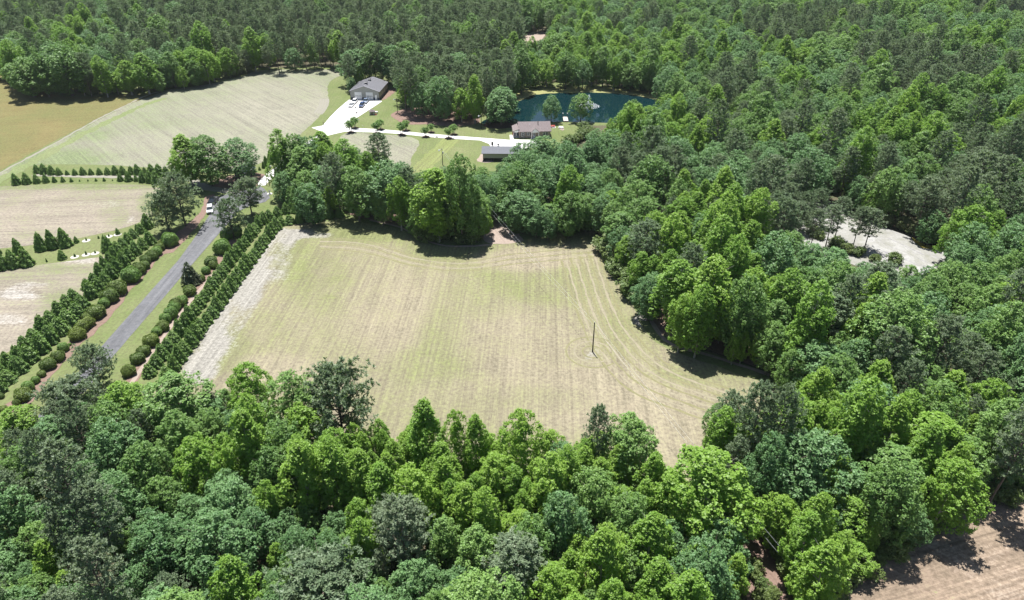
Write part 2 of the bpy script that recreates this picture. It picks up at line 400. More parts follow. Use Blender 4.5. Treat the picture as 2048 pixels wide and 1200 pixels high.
ribbon('field_track', [(-60, 377), (0, 346), (120, 281), (200, 236), (262, 206), (290, 192), (320, 183), (345, 179)], 1.0, 0.05, M['gravel'], rough=0.3)
ribbon('green_verge', [(-40, 380), (20, 349), (130, 288), (210, 246), (280, 214), (330, 196)], (5.0, 3.0), 0.042, field_mat('verge_grass', (0.205, 0.215, 0.12), (0.15, 0.185, 0.08), 0.5, stripe=0.2, gb=0.3), rough=0.8)
ribbon('lane_track', [(66, 350), (150, 353), (250, 354), (320, 354), (345, 359), (385, 360), (402, 372), (440, 380), (480, 384)], (1.4, 4.0), 0.05, M['gravel'], rough=0.3)
for k, pts in enumerate([[(641.5, 198), (641, 207), (636, 217), (629, 227)], [(647, 198), (646, 207), (641, 218), (635, 227.5)], [(652, 198), (651, 208), (646, 219), (640, 228)], [(656.5, 198), (655.5, 209), (650, 220), (643, 229)]]):
    ribbon('garden_bed', pts, 0.9, 0.06, M['gravel'], rough=0.1, step=1)
sheet('small_hay_field', [(690, 267), (760, 268.5), (812, 273), (835, 279), (838, 290), (826, 310), (806, 345), (700, 345), (680, 300)], 0.03, M['upper'], step=2)
ribbon('mown_strip', [(905, 279), (880, 300), (850, 330), (838, 345)], 7.0, 0.034, field_mat('mown_strip_grass', (0.20, 0.205, 0.10), (0.155, 0.185, 0.065), ang_of((905, 279), (838, 345)), stripe=0.6, gb=0.4), rough=0.5)
M['track'] = mulch_mat('flattened_stubble', (0.20, 0.18, 0.125), (0.29, 0.26, 0.19), 1.1)
M['track2'] = mulch_mat('pressed_green_stubble', (0.15, 0.15, 0.075), (0.23, 0.21, 0.125), 1.1)
for k in range(9):                                     # tractor passes that follow the curved right side of the field
    t = k * 9
    ribbon('wheel_track', [(1195 - t, 500 + t * .3), (1225 - t, 590 + t * .4), (1262 - t, 660 + t * .6), (1330 - t, 725 + t * .75), (1420 - t * .8, 765 + t * .8), (1520 - t * .8, 795 + t * .9)], .5, .036, M['track' if k % 2 else 'track2'], rough=.16, step=1.5)
for k in range(5):
    ribbon('wheel_track', [(640, 478 + k * 5), (730, 482 + k * 6), (830, 512 + k * 5), (930, 522 + k * 5), (1030, 508 + k * 5), (1190, 494 + k * 5)], .5, .037, M['track' if k % 2 else 'track2'], rough=.16, step=1.5)
for k, rr_ in enumerate((2.4, 4.2, 6.0)):
    g = G(1185, 704); n = 40
    pts_ = [Vector((g.x + rr_ * math.cos(a * 6.283 / n), g.y + rr_ * math.sin(a * 6.283 / n))) for a in range(n)]
    inn = [Vector((g.x + (rr_ - .4) * math.cos(a * 6.283 / n), g.y + (rr_ - .4) * math.sin(a * 6.283 / n))) for a in range(n)]
    sheet_xy('wheel_track', pts_[:n - 4] + inn[:n - 4][::-1], .038, M['track' if k % 2 else 'track2'])
# road
ROAD = [(-10, 938), (2, 903), (60, 848), (133, 772), (180, 719), (357, 520), (395, 468), (419, 429), (428, 408), (440, 394), (455, 388), (470, 386), (500, 378), (520, 372), (529, 378), (537, 388), (540, 396), (530, 404),
        (500, 412), (475, 424), (455, 448), (435, 471), (392, 520), (227, 712), (173, 780), (110, 850), (50, 920), (20, 960)]
sheet_lin('road', ROAD, 0.05, M['asph'], rough=0.05)
DRIVE = [(517, 372), (516, 366), (522, 358), (535, 346), (550, 335), (560, 322), (600, 294), (628, 274), (640, 262), (623, 255.5), (645, 251.5), (650, 246), (660, 234), (675, 219), (690, 206), (698, 199.6), (760, 199.6), (764, 203),
         (752, 211), (735, 222), (715, 235), (700, 244), (694, 249), (705, 256), (760, 258.5), (800, 262), (850, 267), (900, 271), (960, 275.5), (1020, 280), (1019, 270), (1027, 270), (1028, 279), (1065, 280), (1085, 283), (1080, 294),
         (1035, 300), (985, 300), (978, 288), (960, 281), (900, 277.5), (850, 273.5), (800, 268), (760, 265.5), (690, 263.5), (670, 268), (650, 273), (620, 292), (580, 322), (560, 345), (545, 356), (530, 371)]
sheet_lin('driveway', DRIVE, 0.06, M['conc'], rough=0.0)
# mulch and straw
sheet('pine_straw_bed', [(782, 232), (790, 224), (815, 216), (860, 205), (930, 214), (960, 240), (940, 250), (900, 252), (850, 249), (810, 248)], 0.045, M['mulch'], step=1.5)
sheet('mulch_bed', [(965, 250), (990, 246), (1030, 247), (1036, 252), (1020, 256), (985, 257)], 0.045, M['dmulch'], step=1)
sheet('pine_straw_bed', [(455, 352), (480, 348), (505, 346), (525, 348), (534, 350), (522, 362), (512, 372), (460, 376), (430, 374), (425, 362)], 0.045, M['mulch'], step=1.5)
sheet('pine_straw_bed', [(350, 470), (400, 425), (412, 392), (430, 388), (424, 402), (413, 425), (392, 455), (345, 505), (320, 500)], 0.045, M['mulch'], step=1.5)
ribbon('pine_straw_bed', [(0, 828), (48, 800), (62, 785), (102, 737), (155, 683), (185, 655), (222, 612), (262, 568), (292, 535), (318, 504), (345, 478)], 3.4, 0.046, M['mulch'], rough=0.5)
ribbon('pine_straw_bed', [(262, 764), (285, 725), (318, 672), (345, 640), (372, 608), (390, 580), (412, 552), (430, 528), (452, 503), (470, 480)], 2.2, 0.046, M['mulch'], rough=0.3)
ribbon('footpath', [(262, 768), (300, 712), (339, 657), (378, 606), (408, 570), (447, 525), (464, 505)], 0.9, 0.052, M['straw'], rough=0.1)
sheet('straw_patch', [(960, 430), (1000, 428), (1040, 470), (1040, 484), (985, 488), (960, 470)], 0.045, M['straw'], step=1.5)
sheet('pine_straw_bed', [(1290, 612), (1300, 640), (1330, 672), (1420, 700), (1560, 745), (1600, 700), (1400, 640)], 0.045, M['mulch'], step=2)
ribbon('edging_path', [(1277, 628), (1288, 622), (1302, 640), (1318, 668), (1345, 690), (1400, 706), (1470, 727), (1540, 750)], 1.0, 0.056, M['straw'], rough=0.15)
ribbon('edging_path', [(740, 440), (800, 455), (850, 480), (880, 490), (930, 493), (985, 489)], 0.8, 0.056, M['straw'], rough=0.15)
sheet('pine_straw_bed', [(590, 380), (700, 390), (840, 430), (860, 470), (800, 452), (700, 430), (600, 400)], 0.02, M['mulch'], step=2)
sheet('pale_gravel_spot', [(1272, 622), (1290, 628), (1296, 642), (1282, 640)], 0.052, M['gravel'], step=1)
sheet('cleared_ground', [(1485, 1070), (1520, 1065), (1560, 1130), (1570, 1200), (1500, 1240), (1490, 1150)], 0.02, M['mulch'], step=1.5)
sheet('forest_clearing', [(1040, 80), (1060, 66), (1085, 62), (1090, 70), (1075, 84)], 0.02, M['straw'], step=3)
sheet('red_clay_apron', [(772, 182), (777, 180), (792, 176), (790, 184), (768, 200), (760, 200)], 0.052, M['mulch'], step=1)
sheet('red_clay_apron', [(955, 322), (966, 306), (985, 306), (985, 324)], 0.052, M['straw'], step=1)

# pond
m, nt, b = new_mat('pond_water')
geo = nd(nt, 'ShaderNodeNewGeometry').outputs['Position']
b.inputs['Base Color'].default_value = (0.003, 0.018, 0.022, 1); b.inputs['Roughness'].default_value = 0.04
b.inputs['IOR'].default_value = 1.33
bump(nt, b, noise(nt, geo, 1.2, 4), 0.06, 0.03); M['water'] = m
POND = [(962, 246), (985, 232), (1010, 215), (1035, 201), (1052, 193), (1075, 188.5), (1110, 186), (1150, 184.5), (1200, 184.6), (1240, 187), (1280, 192), (1310, 200), (1345, 215), (1350, 235), (1300, 247), (1230, 246), (1160, 244.4), (1100, 244), (1035, 246.5), (990, 249)]
sheet('pond', POND, 0.04, M['water'], step=2, rough=0.15)
BANKI = [(1030, 204), (1052, 193.2), (1075, 188.7), (1110, 186.2), (1150, 184.7), (1200, 184.8), (1240, 187.2), (1280, 192.2), (1310, 200.2), (1345, 215)]
ribbon('pond_bank', [(1020, 199), (1050, 187), (1080, 183.0), (1130, 180.4), (1190, 180.2), (1240, 182.5), (1285, 187.5), (1325, 195), (1360, 207)], 9.5, 0.05, field_mat('bank_grass', (0.30, 0.27, 0.13), (0.19, 0.23, 0.08), 0.0, stripe=0.1, gb=0.5), rough=0.4)

# granite outcrop with real relief
from mathutils import noise as mn
ROCK = [(1558, 408), (1600, 400), (1644, 403), (1686, 415), (1698, 428), (1738, 444), (1775, 461), (1822, 480), (1850, 492), (1880, 494), (1906, 503), (1930, 514), (1890, 540), (1830, 556), (1740, 540), (1680, 520), (1600, 500), (1560, 450)]
def rk(x, y):
    return 0.35 + 0.9 * mn.noise(Vector((x * 0.05, y * 0.05, 1))) + 0.35 * mn.noise(Vector((x * 0.2, y * 0.2, 3))) + 0.1 * mn.noise(Vector((x * 0.8, y * 0.8, 5)))
m, nt, b = new_mat('granite_outcrop')
geo = nd(nt, 'ShaderNodeNewGeometry').outputs['Position']
c = ramp(nt, noise(nt, geo, 0.12, 6, 0.7, 0.6), [(0.3, (0.19, 0.19, 0.145)), (0.5, (0.26, 0.255, 0.235)), (0.62, (0.335, 0.33, 0.32)), (0.72, (0.15, 0.145, 0.145))])
c = mix(nt, ramp(nt, noise(nt, pos_rot(nt, ang_of((1700, 440), (1850, 510)), 0.06, 0.7), 1.0, 5, 0.7, 0.8), [(0.55, 0.0), (0.66, 1.0)]), c, (0.20, 0.19, 0.205))
c = mix(nt, 0.7, c, mix(nt, 1.0, c, ramp(nt, noise(nt, geo, 2.0, 5, 0.8), [(0.3, 0.7), (0.7, 1.2)]), 'MULTIPLY'))
nt.links.new(c, b.inputs['Base Color']); b.inputs['Roughness'].default_value = 0.85
bump(nt, b, noise(nt, geo, 0.8, 6, 0.7), 0.8, 0.3); M['rock'] = m
sheet('granite_outcrop', ROCK, 0.0, M['rock'], step=2, grid=1.6, relief=lambda x, y: max(0.05, rk(x, y)))
sheet('moss_patch', [(1822, 480), (1850, 492), (1864, 494), (1866, 500), (1846, 500), (1830, 490)], 0.0, M['moss'], step=1, grid=1.2, relief=lambda x, y: max(0.05, rk(x, y)) + 0.06)
sheet('moss_patch', [(1880, 496), (1900, 503), (1912, 508), (1896, 506)], 0.0, M['moss'], step=1, grid=1.2, relief=lambda x, y: max(0.05, rk(x, y)) + 0.06)

# ------------------------------------------------------------------ plant prototypes
def trunk_limbs(H, r0, top, nl, R, zb, rng, sides=7):
    pts = []; rad = []
    bx, by = 0.0, 0.0
    for i in range(7):
        t = i / 6; pts.append((bx, by, -0.3 + (top + 0.3) * t)); rad.append(r0 * (1 - 0.82 * t) + (0.25 * r0 if i == 0 else 0))
        bx += rng.uniform(-.12, .12) * H / 18; by += rng.uniform(-.12, .12) * H / 18
    parts = [tube(pts, rad, sides)]
    for k in range(nl):
        t = rng.uniform(zb, top * 0.9); a = k * 2.4 + rng.uniform(0, .5); L = R * rng.uniform(.55, .85)
        f = np.interp(t, [p[2] for p in pts], [p[0] for p in pts]); g = np.interp(t, [p[2] for p in pts], [p[1] for p in pts])
        p0 = np.array([f, g, t]); p1 = p0 + np.array([math.cos(a) * L * .5, math.sin(a) * L * .5, L * .35]); p2 = p0 + np.array([math.cos(a) * L, math.sin(a) * L, L * .6])
        rr = r0 * 0.42 * (1 - t / top * .6)
        parts.append(tube([p0, p1, p2], [rr, rr * .6, rr * .2], 4))
    return join(parts)

def lobed(seed, H, R, zb, shape, nl, lr, nleaf, leaf, zstretch=1.0, upb=0.5):
    rng = np.random.default_rng(seed)
    ph = rng.uniform(0, 6.28, 4)
    if shape == 'dome': prof = lambda t: np.sin(np.pi * (t * 0.80 + 0.17)) ** 0.55
    elif shape == 'oval': prof = lambda t: np.clip(t / 0.22, 0, 1) ** 0.5 * np.clip((1 - t) / 0.60, 0, 1) ** 0.40 * (1 + .12 * np.sin(9 * t + ph[2]))
    else: prof = lambda t: np.sin(np.pi * np.clip(t * 0.92 + 0.04, 0, 1)) ** 0.5
    L = []
    gold = 2.399963
    for i in range(nl):
        t = (i + 0.5) / nl; t = t ** 0.85; a = i * gold + rng.uniform(-.35, .35)
        irr = 1 + 0.16 * math.sin(2 * a + ph[0]) + 0.10 * math.sin(3 * a + ph[1] + 4 * t) + rng.uniform(-.22, .14)
        s = lr * rng.uniform(.65, 1.3) * (0.75 if t > .8 else 1)
        rr = max(0.0, R * float(prof(t)) * irr - s * 0.75)
        L.append((rr * math.cos(a), rr * math.sin(a), zb + (H - zb - s * zstretch * .8) * t, s))
    for i in range(nl // 4):      # inner fill
        t = rng.uniform(.15, .85); a = rng.uniform(0, 6.28); rr = R * .45 * rng.uniform(.2, 1)
        L.append((rr * math.cos(a), rr * math.sin(a), zb + (H - zb) * t * .9, lr * 1.15))
    L = np.array(L); w = L[:, 3] ** 2; K = 8; nleaf = nleaf // K; idx = rng.choice(len(L), nleaf, p=w / w.sum())
    c0 = L[idx, :3]; s = L[idx, 3]
    out = c0.copy(); out[:, 2] = (c0[:, 2] - (zb + (H - zb) * .35)) * 0.8
    out /= (np.linalg.norm(out, axis=1, keepdims=True) + .5)
    d = rng.normal(size=(nleaf, 3)); d /= np.linalg.norm(d, axis=1, keepdims=True)
    d = d + out * 0.55 + np.array([0, 0, upb * .6]); d /= np.linalg.norm(d, axis=1, keepdims=True)
    r = s * rng.uniform(.6, 1.08, nleaf) ** 0.7
    p = c0 + d * r[:, None] * np.array([1, 1, zstretch])
    cr = leaf * .85                                   # every spray is a small tight tuft of leaves
    p = np.repeat(p, K, 0) + rng.normal(size=(nleaf * K, 3)) * cr * np.array([.55, .55, .38]); d = np.repeat(d, K, 0); nleaf *= K
    n = d * 0.7 + rng.normal(size=(nleaf, 3)) * .45 + np.array([0, 0, .65])
    return cards(p, n, leaf * rng.uniform(.55, 1.35, nleaf), 0.9, rng)

def pine_crown(seed, H, R, zb, nb, tufts, blades, bl=0.55):
    rng = np.random.default_rng(seed); C = []; D = []; S = []; tr = []
    for i in range(nb):
        t = (i + rng.uniform(0, 1)) / nb; z = zb + (H - zb) * t ** 0.9 - 0.4
        a = i * 2.4 + rng.uniform(-.4, .4)
        pr = math.sin(math.pi * min(1, t * 0.72 + 0.26)) ** 0.7 if t > 0.12 else 0.55
        Ln = R * pr * rng.uniform(.6, 1.12) + 0.25
        rise = Ln * (0.15 + 0.5 * t)
        if i % 2 == 0 and t < .9:
            tr.append(tube([(0, 0, z - .3), (math.cos(a) * Ln * .55, math.sin(a) * Ln * .55, z + rise * .3), (math.cos(a) * Ln * .95, math.sin(a) * Ln * .95, z + rise)], [.09, .05, .02], 3))
        for j in range(tufts):
            f = rng.uniform(.45, 1.02); sp = 0.34 * Ln * (1.15 - f * .3)
            p = np.array([math.cos(a) * Ln * f, math.sin(a) * Ln * f, z + rise * f]) + rng.normal(size=3) * np.array([sp * .33, sp * .33, .10])
            for k in range(blades):
                d = rng.normal(size=3) + np.array([math.cos(a) * .3, math.sin(a) * .3, .7]); d /= np.linalg.norm(d)
                C.append(p + d * bl * .4); D.append(d); S.append(bl * rng.uniform(.7, 1.2))
    C = np.array(C); D = np.array(D); S = np.array(S)
    n = np.cross(D, rng.normal(size=D.shape)); n *= np.sign(n[:, 2:3] + 1e-6); n += np.array([0, 0, .5])
    v, q = cards(C, n, S, 0.34, rng, up=D * 4)
    return (v, q), tr

class Proto: pass
def mkproto(name, trunk, crown, mt, mc, H, R):
    p = Proto(); p.name = name; p.H = H; p.R = R
    p.trunk = np_mesh(name + '_trunk', [(trunk[0], trunk[1], mt)]); p.crown = np_mesh(name + '_crown', [(crown[0], crown[1], mc)])
    p.whole = np_mesh(name, [(trunk[0], trunk[1], mt), (crown[0], crown[1], mc)]); return p

P = {'blue': [], 'mid': [], 'yel': [], 'pine': [], 'pale': []}
def R_(s): return random.Random(s)
specs = [('blue', 'dome', 16, 5.4, 2.6, 95, 1.15, 1.0), ('blue', 'dome', 17, 4.8, 3.0, 85, 1.1, 1.1), ('blue', 'ball', 15, 5.0, 2.0, 90, 1.05, 1.0),
         ('mid', 'dome', 17, 5.0, 2.8, 100, 1.0, 1.15), ('mid', 'oval', 19, 4.6, 3.0, 90, 1.0, 1.4), ('mid', 'ball', 15, 4.8, 1.8, 90, 1.1, 1.0),
         ('yel', 'oval', 20, 3.9, 3.0, 85, .95, 1.7), ('yel', 'oval', 18, 3.6, 3.0, 75, .9, 1.6), ('yel', 'dome', 16, 4.9, 2.5, 90, 1.0, 1.2)]
for i, (sp, sh, H, R, zb, nl, lr, zs) in enumerate(specs):
    rg = R_(50 + i)
    tk = trunk_limbs(H, .26, H * .88, 8, R, zb + 1, rg)
    cr = lobed(100 + i, H, R, zb, sh, nl, lr, 20000, .29, zs)
    P[sp].append(mkproto(sp + '_tree', tk, cr, M['bark'] if sp != 'yel' else M['palebark'], M[sp], H, R))
P['pale'].append(mkproto('pale_tree', trunk_limbs(7, .14, 5.5, 6, 3, .8, R_(3)), lobed(301, 6.5, 3.2, .3, 'ball', 60, .75, 6500, .34), M['bark'], M['pale'], 6.5, 3.2))
for i, (H, R, zb, nb) in enumerate([(20, 4.4, 8.0, 90), (18, 4.9, 6.5, 95), (21, 3.9, 9.0, 85)]):
    cr, tr = pine_crown(200 + i, H, R, zb, nb, 10, 12, .5)
    rg = R_(80 + i); tk = trunk_limbs(H, .24, H * .97, 3, R * .7, zb, rg)
    P['pine'].append(mkproto('pine', join([tk] + tr), cr, M['bark'], M['pine'], H, R))
# open-grown low pines beside the road
P['rpine'] = []
for i, (H, R, zb) in enumerate([(9.5, 4.6, 1.8), (9, 4.2, 2.6)]):
    cr, tr = pine_crown(230 + i, H, R, zb, 90, 13, 12, .42)
    P['rpine'].append(mkproto('road_pine', join([trunk_limbs(H, .22, H * .9, 7, R, zb, R_(90 + i))] + tr), cr, M['bark'], M['pine'], H, R))
# cones
def cone_crown(seed, H, R, n, leaf, pw=0.75, ruff=.12):
    rng = np.random.default_rng(seed); K = 7; n0 = n // K; n = n0 * K
    t = np.clip(np.repeat(1 - np.sqrt(rng.uniform(0.0, 1, n0)), K) + rng.normal(size=n) * .028, 0, .995); a = np.repeat(rng.uniform(0, 6.28, n0), K) + rng.normal(size=n) * .10
    ph = rng.uniform(0, 6.28, 3)
    flute = 1 + .10 * np.sin(7 * a + ph[0] + 5 * t) + .07 * np.sin(11 * a + ph[1] - 9 * t) + .07 * np.sin(24 * t + 3 * a + ph[2])
    r = R * (1 - t) ** pw * flute * np.repeat(rng.uniform(.74, 1.08, n0), K) * rng.uniform(.92, 1.03, n); r *= np.clip((t + .06) / .12, .75, 1)
    c = np.stack([r * np.cos(a), r * np.sin(a), t * H * rng.uniform(.98, 1.0, n) + .05], 1)
    n_ = np.stack([np.cos(a), np.sin(a), np.full(n, .75)], 1) + rng.normal(size=(n, 3)) * .5
    up = np.stack([np.cos(a) * .6, np.sin(a) * .6, np.full(n, 1.0)], 1)
    return cards(c, n_, leaf * rng.uniform(.6, 1.3, n), .6, rng, up=up)
def small_trunk(h, r=.1): return tube([(0, 0, -.1), (0, 0, h)], [r, r * .4], 5)
P['cone'] = [mkproto('cone', small_trunk(4.2), cone_crown(400 + i, 5.0, 1.6, 4600, .44, [.62, .7, .55][i]), M['bark'], M['cone'], 5.0, 1.6) for i in range(3)]
P['jun'] = [mkproto('jun', small_trunk(5), cone_crown(410 + i, 7.0, 1.9, 4500, .42, .6, .2), M['bark'], M['juniper'], 7.0, 1.9) for i in range(2)]
# round shrubs
def round_crown(seed, R, n, leaf, flat=.86):
    rng = np.random.default_rng(seed); d = rng.normal(size=(n, 3)); d /= np.linalg.norm(d, axis=1, keepdims=True); d[:, 2] = np.where(d[:, 2] < -.65, -d[:, 2], d[:, 2])
    ph = rng.uniform(0, 6, 3); irr = 1 + .07 * np.sin(5 * d[:, 0] + ph[0]) + .06 * np.sin(7 * d[:, 1] + ph[1]) + .03 * np.sin(9 * d[:, 2] + ph[2])
    c = d * (R * irr * rng.uniform(.86, 1.03, n))[:, None] * np.array([1, 1, flat]); c[:, 2] += R * flat * .72
    return cards(c, d + rng.normal(size=(n, 3)) * .45, leaf * rng.uniform(.6, 1.3, n), .8, rng)
def multi_stem(h, R, rg, k=5):
    ps = []
    for i in range(k):
        a = i * 6.28 / k + rg.uniform(-.3, .3); ps.append(tube([(0.12 * math.cos(a), .12 * math.sin(a), -.1), (R * .35 * math.cos(a), R * .35 * math.sin(a), h * .5), (R * .6 * math.cos(a), R * .6 * math.sin(a), h)], [.07, .05, .02], 4))
    return join(ps)
P['round'] = [mkproto('round', multi_stem(1.2, 1.2, R_(7 + i)), round_crown(420 + i, 1.8, 4600, .26, [.9, .85, .95][i]), M['bark'], M['cone'] if i == 2 else M['shrub'], 2.8, 1.8) for i in range(3)]
P['myrtle'] = [mkproto('myrtle', multi_stem(2.6, 1.5, R_(17 + i), 6), lobed(440 + i, 4.2, 1.6, 2.0, 'ball', 26, .55, 2600, .26), M['palebark'], M['mid'], 4.2, 1.6) for i in range(2)]
P['bush'] = [mkproto('bush', multi_stem(1.2, 1.2, R_(27 + i)), lobed(450 + i, 3.4, 2.2, .1, 'ball', 30, .75, 3200, .32), M['bark'], M['brush'], 3.4, 2.2) for i in range(2)]

def put(kind, name, x, y, scale, label, cat, group, parts=True, sxy=None, rz=None, vi=None, tilt=0.0):
    p = P[kind][rnd.randrange(len(P[kind])) if vi is None else vi]
    rz = rnd.uniform(0, 6.28) if rz is None else rz
    sc = (sxy or scale, sxy or scale, scale)
    rot = (rnd.uniform(-tilt, tilt), rnd.uniform(-tilt, tilt), rz)
    if parts:
        o = empty(name, (x, y, 0)); o.scale = sc; o.rotation_euler = rot
        link(bpy.data.objects.new('trunk', p.trunk), o); link(bpy.data.objects.new('crown', p.crown), o)
    else:
        o = link(bpy.data.objects.new(name, p.whole)); o.location = (x, y, 0); o.scale = sc; o.rotation_euler = rot
    return tag(o, label, cat, group)

